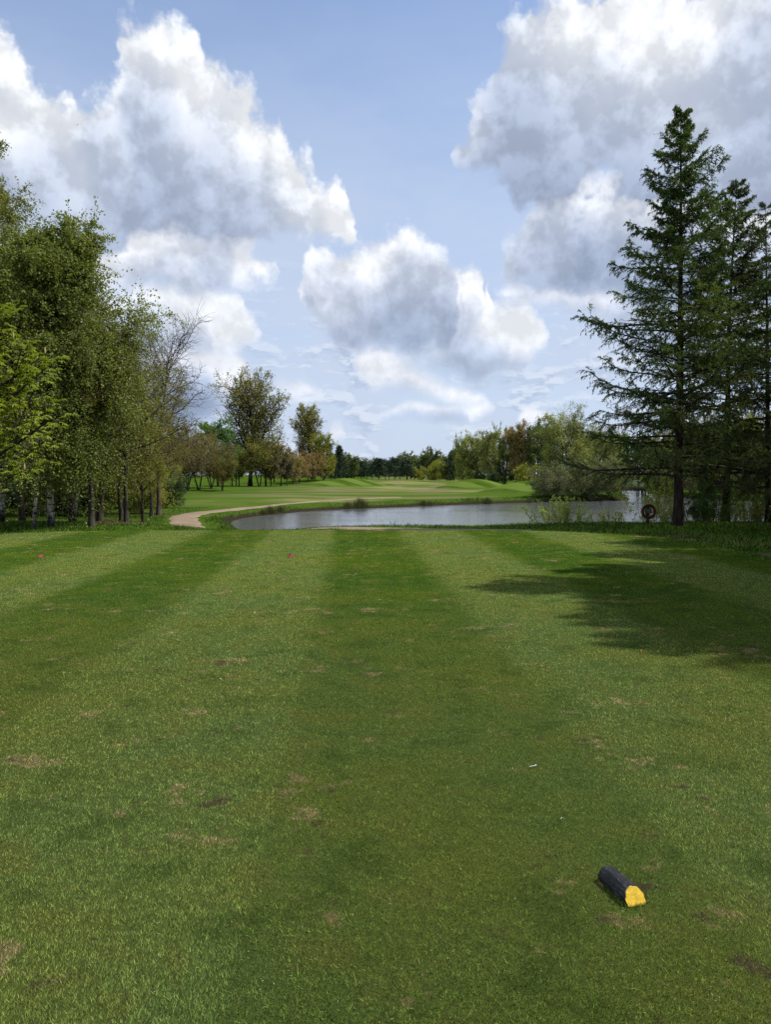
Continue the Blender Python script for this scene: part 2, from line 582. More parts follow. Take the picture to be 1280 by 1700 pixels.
def turf_group():
    tree = bpy.data.node_groups.new("turf_colour", 'ShaderNodeTree')
    tree.interface.new_socket("Vector", in_out='INPUT', socket_type='NodeSocketVector')
    tree.interface.new_socket("Colour", in_out='OUTPUT', socket_type='NodeSocketColor')
    tree.interface.new_socket("Bare", in_out='OUTPUT', socket_type='NodeSocketFloat')
    g = NG(tree)
    gi = g.n('NodeGroupInput')
    go = g.n('NodeGroupOutput')
    v = gi.outputs[0]
    s = g.sep(v)
    # mower stripes along the platform, 2.2 m wide; leaning blades' sheen painted as colour
    lat = g.math('SUBTRACT', s[0], g.math('MULTIPLY', s[1], math.tan(STRIPE_DIR)))
    wob = g.math('MULTIPLY', g.math('SUBTRACT', g.noise(v, 1.2, 2.0, 0.5), 0.5), 0.35)
    lat = g.math('ADD', lat, wob)
    ph = g.math('SINE', g.math('MULTIPLY', g.math('ADD', lat, 0.38), math.pi / 1.83))
    st = g.smooth(ph, -0.45, 0.45)          # 1 = dark band (-0.38 .. 1.45)
    far = g.smooth(s[1], 3.5, 13.0, 0.30, 0.95)
    st = g.math('MULTIPLY', st, far)
    n_big = g.noise(v, 0.45, 3.0, 0.55)
    n_mid = g.noise(v, 2.6, 4.0, 0.6)
    n_fine = g.noise(v, 14.0, 4.0, 0.65)
    light = g.mix(g.smooth(n_big, 0.35, 0.65), (0.104, 0.156, 0.038), (0.124, 0.160, 0.030))
    dark = g.mix(g.smooth(n_big, 0.35, 0.65), (0.036, 0.090, 0.007), (0.066, 0.112, 0.007))
    c = g.mix(st, light, dark)
    c = g.mix(g.smooth(n_mid, 0.50, 0.68, 0.0, 0.60), c, (0.130, 0.140, 0.028))
    c = g.mix(g.smooth(n_mid, 0.50, 0.32, 0.0, 0.48), c, (0.022, 0.058, 0.007))
    c = g.mix(g.smooth(n_fine, 0.55, 0.75, 0.0, 0.45), c, (0.17, 0.17, 0.040))
    # worn straw spots and divots
    w1 = g.noise(v, 3.3, 5.0, 0.62)
    w2 = g.noise(g.vmath('ADD', v, (7.3, 2.1, 0)), 1.1, 2.0, 0.5)
    straw = g.smooth(g.math('ADD', w1, g.math('MULTIPLY', w2, 0.5)), 0.865, 0.955)
    c = g.mix(g.math('MULTIPLY', straw, 0.75), c, (0.27, 0.21, 0.10))
    d1 = g.noise(g.vmath('ADD', v, (3.1, 9.7, 0)), 5.2, 4.0, 0.65)
    soil = g.smooth(g.math('ADD', d1, g.math('MULTIPLY', w2, 0.4)), 0.850, 0.900)
    c = g.mix(g.math('MULTIPLY', soil, 0.8), c, (0.075, 0.055, 0.035))
    g.link(c, go.inputs[0])
    g.link(g.math('MAXIMUM', soil, g.math('MULTIPLY', straw, 0.6)), go.inputs[1])
    return tree


def rough_group():
    tree = bpy.data.node_groups.new("rough_colour", 'ShaderNodeTree')
    tree.interface.new_socket("Vector", in_out='INPUT', socket_type='NodeSocketVector')
    tree.interface.new_socket("Colour", in_out='OUTPUT', socket_type='NodeSocketColor')
    g = NG(tree)
    gi = g.n('NodeGroupInput')
    go = g.n('NodeGroupOutput')
    v = gi.outputs[0]
    n1 = g.noise(v, 0.35, 3.0, 0.6)
    n2 = g.noise(v, 3.0, 4.0, 0.6)
    c = g.mix(g.smooth(n1, 0.3, 0.7), (0.034, 0.076, 0.008), (0.062, 0.104, 0.012))
    c = g.mix(g.smooth(n2, 0.5, 0.75, 0.0, 0.6), c, (0.11, 0.13, 0.035))
    c = g.mix(g.smooth(n2, 0.45, 0.25, 0.0, 0.6), c, (0.022, 0.055, 0.008))
    g.link(c, go.inputs[0])
    return tree


TURF = turf_group()
ROUGH = rough_group()


def use_group(g, tree, v):
    nd = g.n('ShaderNodeGroup', node_tree=tree)
    g.put(nd.inputs[0], v)
    return nd.outputs


def attr(g, name):
    nd = g.n('ShaderNodeAttribute', attribute_name=name)
    return nd.outputs['Fac']


mat_ground, g, out = new_mat("ground")
pos = g.n('ShaderNodeNewGeometry').outputs['Position']
turf = use_group(g, TURF, pos)
rough_c = use_group(g, ROUGH, pos)[0]
sd_a, wd_a = attr(g, 'tee'), attr(g, 'shore')
ez = g.math('MULTIPLY', g.math('SUBTRACT', g.noise(pos, 2.5, 3.0, 0.6), 0.5), 0.5)
teem = g.smooth(g.math('ADD', sd_a, ez), 0.35, -0.05)
# mown fairway beyond the pond: pale worn bands
sp_ = g.sep(pos)
fn = g.noise(g.vmath('MULTIPLY', pos, (0.030, 0.055, 1.0)), 1.0, 4.0, 0.6)
fair = g.mix(g.smooth(fn, 0.44, 0.58), (0.068, 0.112, 0.016), (0.190, 0.190, 0.072))
fair = g.mix(g.smooth(g.noise(g.vmath('MULTIPLY', pos, (0.02, 0.12, 1.0)), 1.0, 3.0, 0.6), 0.50, 0.58, 0.0, 0.8), fair, (0.155, 0.140, 0.075))
fairm = g.math('MULTIPLY', g.smooth(g.math('ADD', wd_a, g.math('MULTIPLY', ez, 6.0)), 4.0, 9.0), g.smooth(sp_[1], 62.0, 80.0))
fairm = g.math('MULTIPLY', fairm, g.smooth(g.math('ABSOLUTE', g.math('ADD', sp_[0], g.math('MULTIPLY', sp_[1], -0.03))), 30.0, 12.0))
mo = attr(g, 'mound')
fairm = g.math('MULTIPLY', fairm, g.smooth(g.math('ADD', mo, g.math('MULTIPLY', ez, 1.2)), 0.55, 0.30))
strp = g.smooth(g.math('SINE', g.math('MULTIPLY', g.math('ADD', sp_[0], g.math('MULTIPLY', sp_[1], 0.45)), 1.1)), -0.3, 0.3)
mown = g.mix(g.math('MULTIPLY', strp, g.smooth(mo, 0.4, 0.7)), rough_c, (0.105, 0.155, 0.028))
c = g.mix(fairm, mown, fair)
leafy = g.math('MULTIPLY', g.smooth(sp_[0], -11.5, -14.5), g.smooth(sp_[1], 60.0, 45.0))
litter = g.math('MULTIPLY', leafy, g.smooth(g.noise(pos, 1.3, 4.0, 0.6), 0.42, 0.60, 0.0, 0.75))
c = g.mix(litter, c, (0.085, 0.060, 0.035))
mud = g.smooth(g.math('ADD', wd_a, ez), 1.15, 0.55)
mudc = g.mix(g.noise(pos, 6.0, 3.0, 0.6), (0.012, 0.010, 0.007), (0.045, 0.036, 0.024))
c = g.mix(mud, c, mudc)
worn = g.math('MULTIPLY', g.smooth(sd_a, 2.2, 3.2), g.smooth(sd_a, 6.2, 4.8))
worn = g.math('MULTIPLY', worn, g.math('MULTIPLY', g.smooth(sp_[0], -2.5, -0.5), g.smooth(g.noise(pos, 1.6, 4.0, 0.6), 0.40, 0.56)))
worn = g.math('MULTIPLY', worn, g.smooth(sp_[1], 20.0, 23.0))
c = g.mix(g.math('MULTIPLY', worn, 0.8), c, (0.26, 0.20, 0.12))
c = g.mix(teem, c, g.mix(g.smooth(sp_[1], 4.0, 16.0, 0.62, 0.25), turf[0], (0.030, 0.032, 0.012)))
nb = g.noise(pos, 60.0, 4.0, 0.7)
c = g.mix(g.smooth(nb, 0.40, 0.68, 0.0, 0.55), c, g.mix(0.5, c, (0.02, 0.03, 0.008)))
g.link(principled(g, c, 1.0, 0.0, bump(g, nb, 0.6, 0.015)), out.inputs[0])

me = np_mesh("ground", verts, quads, np.full(len(quads), 4), mat_ground,
             {'tee': SD.ravel(), 'shore': WD.ravel(), 'mound': MH.ravel()}, True)
ground = tag(add_obj("ground", me), "mown golf tee sloping to rough banks and the far fairway", "ground", kind='structure')

# ------------------------------------------------------------------ pond water
mat_water, g, out = new_mat("pond_water")
pos = g.n('ShaderNodeNewGeometry').outputs['Position']
wv = g.noise(g.vmath('MULTIPLY', pos, (0.8, 1.6, 1.0)), 6.0, 3.0, 0.6)
wv2 = g.noise(g.vmath('MULTIPLY', pos, (0.4, 0.9, 1.0)), 0.5, 2.0, 0.5)
calm = g.smooth(g.noise(g.vmath('MULTIPLY', pos, (0.05, 0.12, 1.0)), 1.0, 2.0, 0.5), 0.35, 0.60, 0.5, 1.0)
hh_ = g.math('MULTIPLY', g.math('ADD', wv, g.math('MULTIPLY', wv2, 0.5)), calm)
b = g.n('ShaderNodeBsdfPrincipled')
b.inputs['Base Color'].default_value = (0.13, 0.14, 0.15, 1)
b.inputs['Roughness'].default_value = 0.06
b.inputs['IOR'].default_value = 1.333
b.inputs['Specular IOR Level'].default_value = 1.0
g.put(b.inputs['Normal'], bump(g, hh_, 0.5, 0.024))
g.link(b.outputs[0], out.inputs[0])
wp = POND_S
cen = wp.mean(0)
wm = bpy.data.meshes.new("pond_water")
bx0, bx1, by0, by1 = -14, 74, 29.5, 178
me = np_mesh("pond_water", np.array([(bx0, by0, WATER_Z), (bx1, by0, WATER_Z), (bx1, by1, WATER_Z), (bx0, by1, WATER_Z)]), np.arange(4), np.array([4]), mat_water)
tag(add_obj("pond_water", me), "rippled pond reflecting the clouds beyond the tee", "water", kind='structure')

# ------------------------------------------------------------------ gravel path draped over the land
mat_path, g, out = new_mat("path_gravel")
pos = g.n('ShaderNodeNewGeometry').outputs['Position']
pc = ramp(g, g.noise(pos, 0.8, 4.0, 0.6), [(0.3, (0.20, 0.145, 0.095)), (0.7, (0.30, 0.235, 0.165))])
pc = g.mix(g.smooth(g.noise(pos, 30.0, 3.0, 0.7), 0.35, 0.7, 0, 0.6), pc, (0.14, 0.105, 0.075))
g.link(principled(g, pc, 0.95, 0.1, bump(g, g.noise(pos, 35.0, 3.0, 0.7), 0.6, 0.02)), out.inputs[0])


def build_path(pts, label, base_w, mat):
    pp = chaikin(pts, 4, False)
    dd = np.gradient(pp, axis=0)
    dd /= np.linalg.norm(dd, axis=1)[:, None]
    nn_ = np.stack([-dd[:, 1], dd[:, 0]], 1)
    cols = 9
    wid = base_w + 0.08 * np.sin(np.arange(len(pp)) * 0.7) + 0.28 * smoothstep(28, 46, pp[:, 1]) * smoothstep(75, 60, pp[:, 1])
    PV = []
    for k in range(cols):
        t = (k / (cols - 1)) * 2 - 1
        q = pp + nn_ * (t * wid)[:, None] + nn_ * (0.08 * np.sin(np.arange(len(pp)) * 1.9 + 3 * t) * abs(t) ** 3)[:, None]
        z = height(q[:, 0], q[:, 1]) + 0.035 * (1 - t ** 4) + 0.012 - 0.06 * (abs(t) > 0.99)
        PV.append(np.column_stack([q, z]))
    PV = np.array(PV)
    n0, n1 = PV.shape[:2]
    ij = np.arange(n0 * n1).reshape(n0, n1)
    pq = np.stack([ij[:-1, :-1], ij[:-1, 1:], ij[1:, 1:], ij[1:, :-1]], -1).reshape(-1, 4)
    me = np_mesh("path", PV.reshape(-1, 3), pq, np.full(len(pq), 4), mat, None, True)
    tag(add_obj("path", me), label, "path", kind='structure')


build_path(PATH_PTS, "curving reddish gravel path around the left end of the pond", 0.66, mat_path)
mat_earth, g, out = new_mat("trodden_earth")
pos = g.n('ShaderNodeNewGeometry').outputs['Position']
pc = g.mix(g.noise(pos, 2.0, 5.0, 0.65), (0.060, 0.040, 0.028), (0.150, 0.105, 0.075))
g.link(principled(g, pc, 0.95, 0.1, bump(g, g.noise(pos, 25.0, 3.0, 0.7), 0.7, 0.03)), out.inputs[0])
build_path(SIDE_PTS, "shaded brown path along the right side of the tee", 0.7, mat_earth)


# ------------------------------------------------------------------ grass blades
def blades(rs, X, Y, hgt, wid, lean_dir, lean, curve=0.0):
    """one thin triangle (or bent quad pair) per blade"""
    n = len(X)
    Z = height(X, Y)
    a = rs.uniform(0, math.tau, n)
    wx, wy = np.cos(a) * wid / 2, np.sin(a) * wid / 2
    lx = lean_dir[0] + rs.normal(0, lean, n) * hgt
    ly = lean_dir[1] + rs.normal(0, lean, n) * hgt
    p0 = np.stack([X - wx, Y - wy, Z - 0.004], 1)
    p1 = np.stack([X + wx, Y + wy, Z - 0.004], 1)
    p2 = np.stack([X + lx, Y + ly, Z + hgt], 1)
    return np.stack([p0, p1, p2], 1).reshape(-1, 3)


def blade_mat(name, tree, straw=(0.33, 0.30, 0.10), amt=0.11):
    m, g, out = new_mat(name)
    pos = g.n('ShaderNodeNewGeometry').outputs['Position']
    o = use_group(g, tree, pos)
    r = attr(g, 'rnd')
    c = g.vmath('SCALE', o[0], scale=g.math('MULTIPLY_ADD', g.math('POWER', r, 3.2), 6.9, 0.24))
    c = g.mix(g.smooth(r, 1.0 - amt, 1.0 - amt * 0.5, 0.0, 0.8), c, straw)
    d = g.n('ShaderNodeBsdfDiffuse')
    g.put(d.inputs[0], c)
    t = g.n('ShaderNodeBsdfTranslucent')
    g.put(t.inputs[0], c)
    gl = g.n('ShaderNodeBsdfGlossy')
    gl.inputs['Roughness'].default_value = 0.45
    gl.inputs[0].default_value = (0.8, 0.85, 0.8, 1)
    mx = g.n('ShaderNodeMixShader')
    mx.inputs[0].default_value = 0.35
    g.link(d.outputs[0], mx.inputs[1]); g.link(t.outputs[0], mx.inputs[2])
    m2 = g.n('ShaderNodeMixShader')
    m2.inputs[0].default_value = 0.004
    g.link(mx.outputs[0], m2.inputs[1]); g.link(gl.outputs[0], m2.inputs[2])
    g.link(m2.outputs[0], out.inputs[0])
    return m


rs = np.random.RandomState(4)
N = 2100000
r_ = np.exp(rs.uniform(math.log(1.7), math.log(25.5), N))
th = rs.uniform(-0.66, 0.66, N)
X, Y = r_ * np.sin(th), r_ * np.cos(th)
# thinner cover beyond the field of view, so that the lawn also holds up from a step to the side
N2 = 550000
r2 = np.exp(rs.uniform(math.log(0.7), math.log(25.5), N2))
th2 = rs.uniform(0.66, 1.25, N2) * np.where(rs.rand(N2) < 0.5, -1, 1)
near_ = rs.rand(N2) < 0.25
r2 = np.where(near_, rs.uniform(0.5, 1.75, N2), r2)
th2 = np.where(near_, rs.uniform(-1.3, 1.3, N2), th2)
X, Y, r_ = np.concatenate([X, r2 * np.sin(th2)]), np.concatenate([Y, r2 * np.cos(th2)]), np.concatenate([r_, np.maximum(r2 * 1.5, 4.0)])
keep = tee_sd(X, Y) < 0.25
X, Y, r_ = X[keep], Y[keep], r_[keep]
lat = X - Y * math.tan(STRIPE_DIR)
st = np.sin((lat + 0.38) * math.pi / 1.83)
hg = rs.uniform(0.005, 0.0095, len(X)) * (1 + 0.25 * rs.rand(len(X)))
wd = 0.0018 * np.maximum(1, r_ / 3.2) ** 0.95 * rs.uniform(0.6, 1.5, len(X))
clump = 0.5 + 0.5 * np.clip(vnoise(X, Y, 70.0, 51) * 0.8 + 0.8 * vnoise(X, Y, 190.0, 52), -1, 1)
hg = hg * (0.85 + 0.35 * clump) * np.where(rs.rand(len(X)) < 0.005, 2.0, 1.0)
ly = np.where(st > 0, -0.006, 0.008)
V = blades(rs, X, Y, hg, wd, (0.0, ly * 0.8), 0.85)
n = len(X)
patch = np.clip(0.86 * rs.rand(n) + 0.24 * clump - 0.06, 0, 1)
me = np_mesh("turf_blades", V, np.arange(3 * n), np.full(n, 3), blade_mat("turf_blades", TURF), {'rnd': np.repeat(patch, 3)})
tag(add_obj("grass", me), "closely mown grass blades covering the tee", "grass", kind='stuff')

# rough grass around the platform, on the banks and under the trees
pts = []
for (a, b, c0, c1, dens) in [(-22, 20, 20.5, 32, 420), (-30, -6, 31, 47, 260), (-26, -9.5, 15, 21, 300), (6, 14, 12, 21, 420), (-40, -14, 46, 64, 60), (14, 30, 28, 40, 200)]:
    k = int((b - a) * (c1 - c0) * dens)
    pts.append(np.column_stack([rs.uniform(a, b, k), rs.uniform(c0, c1, k)]))
Q = np.vstack(pts)
_, sdq, wdq, dpq, _ = height(Q[:, 0], Q[:, 1], True)
tuft = vnoise(Q[:, 0], Q[:, 1], 1.8, 21) * 0.5 + 0.5
keep = (sdq > 0.15) & (wdq > 0.25) & (dpq > 1.0 + 0.2 * rs.rand(len(Q))) & (seg_dist(Q[:, 0], Q[:, 1], SIDE_PTS, False)[0] > 0.85) & (rs.rand(len(Q)) < 0.45 + 0.55 * tuft) & ~((sdq < 5.0) & (sdq > 2.4) & (Q[:, 0] > -1.5) & (Q[:, 0] < 5) & (rs.rand(len(Q)) < 0.6))
Q, sdq, tuft = Q[keep], sdq[keep], tuft[keep]
n = len(Q)
hg = (0.022 + 0.085 * smoothstep(0.4, 4.0, sdq) * (0.35 + 0.9 * tuft)) * rs.uniform(0.6, 1.4, n)
hg = hg * np.where((Q[:, 0] < -2) & (Q[:, 1] < 34) & (Q[:, 0] > -11), 0.7, 1.0)
V = blades(rs, Q[:, 0], Q[:, 1], hg, rs.uniform(0.010, 0.022, n), (0.0, 0.0), 0.55)
me = np_mesh("rough_blades", V, np.arange(3 * n), np.full(n, 3), blade_mat("rough_blades", ROUGH, (0.26, 0.24, 0.12), 0.06), {'rnd': np.repeat(rs.rand(n), 3)})
tag(add_obj("rough_grass", me), "longer rough grass on the slope beyond the tee", "grass", kind='stuff')

# tufts of long grass and sedge along the pond's banks
D = []
PSn = chaikin(POND, 4)
sl = np.linalg.norm(np.roll(PSn, -1, 0) - PSn, axis=1)
for i in range(len(PSn)):
    a, b = PSn[i], PSn[(i + 1) % len(PSn)]
    if a[1] > 120 or a[0] > 50:
        continue
    k = int(sl[i] * 90)
    t = rs.rand(k, 1)
    nrm = np.array([(b - a)[1], -(b - a)[0]]) / (sl[i] + 1e-9)
    D.append(a + (b - a) * t + nrm * (np.abs(rs.normal(0, 1.1, (k, 1))) + 0.45))
D = np.vstack(D)
ins = inside(D[:, 0], D[:, 1], POND_S)
tf = vnoise(D[:, 0], D[:, 1], 1.1, 31) * 0.5 + 0.5
dpd, _ = seg_dist(D[:, 0], D[:, 1], PATH_S, False)
keep = ~ins & (rs.rand(len(D)) < 0.25 + 0.9 * tf) & (dpd > 1.5)
D, tf = D[keep], tf[keep]
n = len(D)
hg = (0.08 + 0.26 * tf ** 3) * rs.uniform(0.5, 1.3, n)
V = blades(rs, D[:, 0], D[:, 1], hg, rs.uniform(0.02, 0.05, n), (0.0, 0.0), 0.35)
me = np_mesh("bank_blades", V, np.arange(3 * n), np.full(n, 3), blade_mat("bank_blades", ROUGH, (0.22, 0.19, 0.10), 0.22), {'rnd': np.repeat(rs.rand(n), 3)})
tag(add_obj("bank_grass", me), "tufty grass and sedge fringing the pond bank", "grass", kind='stuff')

# mower clippings and dry bits lying on the tee
rs = np.random.RandomState(41)
n = 4500
r_ = np.exp(rs.uniform(math.log(2.0), math.log(20), n))
th = rs.uniform(-0.62, 0.62, n)
X, Y = r_ * np.sin(th), r_ * np.cos(th)
k_ = (tee_sd(X, Y) < -0.2) & (rs.rand(n) < 0.35 + 0.65 * (vnoise(X, Y, 2.2, 61) > 0.1))
X, Y, r_ = X[k_], Y[k_], r_[k_]
n = len(X)
a = rs.uniform(0, math.tau, n)
ln = rs.uniform(0.005, 0.014, n)
w_ = 0.0011 * np.maximum(1, r_ / 4)
z = height(X, Y) + rs.uniform(0.009, 0.014, n)
V = np.stack([np.stack([X - np.sin(a) * w_, Y + np.cos(a) * w_, z], 1), np.stack([X + np.sin(a) * w_, Y - np.cos(a) * w_, z], 1),
              np.stack([X + np.cos(a) * ln, Y + np.sin(a) * ln, z + rs.uniform(-0.003, 0.004, n)], 1)], 1).reshape(-1, 3)
m_, g, out = new_mat("clippings")
cc = ramp(g, attr(g, 'rnd'), [(0.0, (0.16, 0.12, 0.07)), (0.5, (0.26, 0.22, 0.10)), (1.0, (0.42, 0.39, 0.22))])
g.link(principled(g, cc, 0.9, 0.1), out.inputs[0])
me = np_mesh("grass_clippings", V, np.arange(3 * n), np.full(n, 3), m_, {'rnd': np.repeat(rs.rand(n), 3)})
tag(add_obj("grass_clippings", me), "dry pale grass clippings scattered over the tee", "clippings", kind='stuff')


# ------------------------------------------------------------------ tree growing
def unit(v):
    return v / (np.linalg.norm(v, axis=-1, keepdims=True) + 1e-9)


def grow(rs, start, dirs, length, rad, nseg, wander=0.1, grav=0.0, upturn=0.0, taper=0.3, gpow=1.0):
    """grow all branches of one level together; returns points (N, nseg+1, 3) and radii (N, nseg+1)"""
    n = len(start)
    P = np.zeros((n, nseg + 1, 3))
    R = np.zeros((n, nseg + 1))
    P[:, 0] = start
    R[:, 0] = rad
    d = unit(dirs.copy())
    step = (length / nseg)[:, None]
    for k in range(nseg):
        t = (k + 1) / nseg
        d = d + rs.normal(0, wander, (n, 3))
        d[:, 2] += grav * (t ** gpow) + upturn * max(0, t - 0.35)
        d = unit(d)
        P[:, k + 1] = P[:, k] + d * step
        R[:, k + 1] = rad * (1 - (1 - taper) * t)
    return P, R


def side_dirs(rs, axis_d, angle, spread, az=None, flat=0.0):
    """directions leaving axis_d at the given angle (radians)"""
    n = len(axis_d)
    ref = np.where(np.abs(axis_d[:, 2:3]) > 0.9, np.array([[1.0, 0, 0]]), np.array([[0, 0, 1.0]]))
    u = unit(np.cross(axis_d, ref))
    v = np.cross(axis_d, u)
    if az is None:
        az = rs.uniform(0, math.tau, n)
    a = angle + rs.normal(0, spread, n)
    w = u * np.cos(az)[:, None] + v * np.sin(az)[:, None] * (1 - flat)
    w = unit(w)
    return unit(axis_d * np.cos(a)[:, None] + w * np.sin(a)[:, None])


def children(rs, P, R, count, t0, t1, fn=None):
    """pick child positions along each branch; returns start, axis dir, parent radius, parent index, t"""
    n, m = P.shape[0], P.shape[1] - 1
    idx = np.repeat(np.arange(n), count)
    t = (np.tile((np.arange(count) + 0.5) / count, n) + rs.uniform(-0.5, 0.5, n * count) / count)
    t = t0 + (t1 - t0) * np.clip(t, 0, 1)
    s = t * m
    k = np.minimum(s.astype(int), m - 1)
    f = (s - k)[:, None]
    a, b = P[idx, k], P[idx, k + 1]
    pr = R[idx, k] * (1 - f[:, 0]) + R[idx, k + 1] * f[:, 0]
    return a * (1 - f) + b * f, unit(b - a), pr, idx, t


def tubes(parts, mat, name):
    """list of (P, R, sides) -> one mesh of tapered tubes with shared rings"""
    VV, FF, base = [], [], 0
    for P, R, k in parts:
        n, m1 = P.shape[0], P.shape[1]
        d = np.zeros_like(P)
        d[:, 1:-1] = P[:, 2:] - P[:, :-2]
        d[:, 0] = P[:, 1] - P[:, 0]
        d[:, -1] = P[:, -1] - P[:, -2]
        d = unit(d)
        ref = np.where(np.abs(d[..., 2:3]) > 0.92, np.array([1.0, 0, 0]), np.array([0, 0, 1.0]))
        u = unit(np.cross(d, ref))
        v = np.cross(d, u)
        ang = np.arange(k) / k * math.tau
        ring = (u[:, :, None, :] * np.cos(ang)[None, None, :, None] + v[:, :, None, :] * np.sin(ang)[None, None, :, None]) * R[:, :, None, None] + P[:, :, None, :]
        VV.append(ring.reshape(-1, 3))
        ii = (np.arange(n * m1 * k).reshape(n, m1, k)) + base
        a = ii[:, :-1]
        b = ii[:, 1:]
        f = np.stack([a, np.roll(a, -1, 2), np.roll(b, -1, 2), b], -1).reshape(-1, 4)
        FF.append(f)
        base += n * m1 * k
    V = np.vstack(VV)
    Fc = np.vstack(FF)
    return np_mesh(name, V, Fc, np.full(len(Fc), 4), mat, None, True)


def leaf_mesh(rs, pos, size, mat, name, aspect=0.6, up=0.3, droop=None, rnd=None, shape='quad', axis_d=None, jitter=0.4):
    """many leaf-sized faces; pos (n,3)"""
    n = len(pos)
    size = size * rs.uniform(0.7, 1.3, n)[:, None]
    if axis_d is None:
        a = unit(rs.normal(0, 1, (n, 3)))
    else:
        a = unit(axis_d + rs.normal(0, jitter, (n, 3)))
    if droop:
        a[:, 2] -= droop
        a = unit(a)
    nr = rs.normal(0, 1, (n, 3))
    nr[:, 2] = np.abs(nr[:, 2]) + up
    b = unit(np.cross(a, nr))
    if rnd is None:
        rnd = rs.rand(n)
    if shape == 'quad':
        c = unit(np.cross(b, a))
        V = np.stack([pos, pos + a * size * 0.5 + b * size * aspect * 0.5 + c * size * 0.08, pos + a * size, pos + a * size * 0.5 - b * size * aspect * 0.5 + c * size * 0.08], 1)
        k = 4
    else:
        V = np.stack([pos - b * size * aspect * 0.5, pos + b * size * aspect * 0.5, pos + a * size], 1)
        k = 3
    return np_mesh(name, V.reshape(-1, 3), np.arange(n * k), np.full(n, k), mat, {'rnd': np.repeat(rnd, k)})


def clump_rnd(rs, pos, scale=1.0, mixv=0.55):
    """per-leaf tint: clump part plus leaf part"""
    c = 0.5 + 0.5 * np.clip(vnoise(pos[:, 0] + pos[:, 2] * 0.7, pos[:, 1] - pos[:, 2] * 0.6, scale, 77), -1, 1)
    return np.clip(mixv * c + (1 - mixv) * rs.rand(len(pos)), 0, 1)


def leaf_mat(name, stops, trans=0.4, gloss=0.05, rough=0.6):
    m, g, out = new_mat(name)
    c = ramp(g, attr(g, 'rnd'), stops)
    oi = g.n('ShaderNodeObjectInfo').outputs['Random']
    hs = g.n('ShaderNodeHueSaturation')
    g.put(hs.inputs['Hue'], g.math('MULTIPLY_ADD', oi, 0.024, 0.488))
    g.put(hs.inputs['Value'], g.math('MULTIPLY_ADD', oi, 0.3, 0.85))
    g.put(hs.inputs['Color'], c)
    c = hs.outputs[0]
    d = g.n('ShaderNodeBsdfDiffuse'); g.put(d.inputs[0], c)
    t = g.n('ShaderNodeBsdfTranslucent'); g.put(t.inputs[0], g.mix(1.0, c, (1.15, 1.2, 0.55), 'MULTIPLY'))
    gl = g.n('ShaderNodeBsdfGlossy'); gl.inputs['Roughness'].default_value = rough
    gl.inputs[0].default_value = (0.45, 0.5, 0.5, 1)
    a = g.n('ShaderNodeMixShader'); a.inputs[0].default_value = trans
    g.link(d.outputs[0], a.inputs[1]); g.link(t.outputs[0], a.inputs[2])
    b = g.n('ShaderNodeMixShader'); b.inputs[0].default_value = gloss
    g.link(a.outputs[0], b.inputs[1]); g.link(gl.outputs[0], b.inputs[2])
    g.link(b.outputs[0], out.inputs[0])
    return m


def bark_mat(name, c1, c2, scale=9.0, birch=False):
    m, g, out = new_mat(name)
    tc = g.n('ShaderNodeTexCoord').outputs['Object']
    v = g.vmath('MULTIPLY', tc, (1.0, 1.0, 0.22))
    n = g.noise(v, scale, 4.0, 0.65)
    c = g.mix(g.smooth(n, 0.35, 0.65), c1, c2)
    if birch:
        n2 = g.noise(g.vmath('MULTIPLY', tc, (1.0, 1.0, 4.5)), 3.2, 4.0, 0.65)
        c = g.mix(g.smooth(n2, 0.50, 0.58), (0.50, 0.47, 0.42), (0.035, 0.030, 0.027))
        z = g.sep(tc)[2]
        c = g.mix(g.smooth(g.math('ADD', z, g.math('MULTIPLY', n, 1.5)), 1.6, 0.9), c, (0.030, 0.026, 0.022))
        c = g.mix(g.smooth(z, 4.0, 6.5), c, (0.06, 0.045, 0.04))
    g.link(principled(g, c, 0.9, 0.15, bump(g, n, 0.9, 0.03)), out.inputs[0])
    return m


BARK = bark_mat("bark_brown", (0.020, 0.016, 0.012), (0.065, 0.054, 0.042))
BARK_GREY = bark_mat("bark_grey", (0.030, 0.025, 0.020), (0.085, 0.074, 0.060))
BARK_LARCH = bark_mat("bark_larch", (0.020, 0.015, 0.012), (0.070, 0.052, 0.042), 7.0)
BARK_BIRCH = bark_mat("bark_birch", (0.04, 0.03, 0.03), (0.10, 0.09, 0.08), 9.0, True)
TWIG = bark_mat("twig_purple", (0.050, 0.034, 0.030), (0.11, 0.080, 0.070))

L_BIRCH = leaf_mat("birch_leaves", [(0.0, (0.095, 0.125, 0.020)), (0.5, (0.190, 0.220, 0.040)), (1.0, (0.310, 0.325, 0.075))])
L_CHEST = leaf_mat("chestnut_leaves", [(0.0, (0.120, 0.175, 0.014)), (0.5, (0.235, 0.300, 0.022)), (1.0, (0.370, 0.415, 0.050))], 0.45)
L_ALDER = leaf_mat("young_leaves_olive", [(0.0, (0.120, 0.110, 0.020)), (0.5, (0.205, 0.190, 0.030)), (1.0, (0.310, 0.280, 0.045))])
L_YELLOW = leaf_mat("young_leaves_yellow", [(0.0, (0.160, 0.170, 0.020)), (0.5, (0.270, 0.275, 0.032)), (1.0, (0.390, 0.370, 0.060))])
L_BROWN = leaf_mat("budding_leaves_brown", [(0.0, (0.120, 0.088, 0.052)), (0.5, (0.200, 0.155, 0.085)), (1.0, (0.250, 0.225, 0.085))])
L_FRESH = leaf_mat("fresh_leaves_green", [(0.0, (0.060, 0.140, 0.020)), (0.5, (0.110, 0.230, 0.036)), (1.0, (0.180, 0.310, 0.060))])
L_POPLAR = leaf_mat("poplar_leaves", [(0.0, (0.150, 0.145, 0.032)), (0.5, (0.265, 0.250, 0.060)), (1.0, (0.390, 0.350, 0.095))])
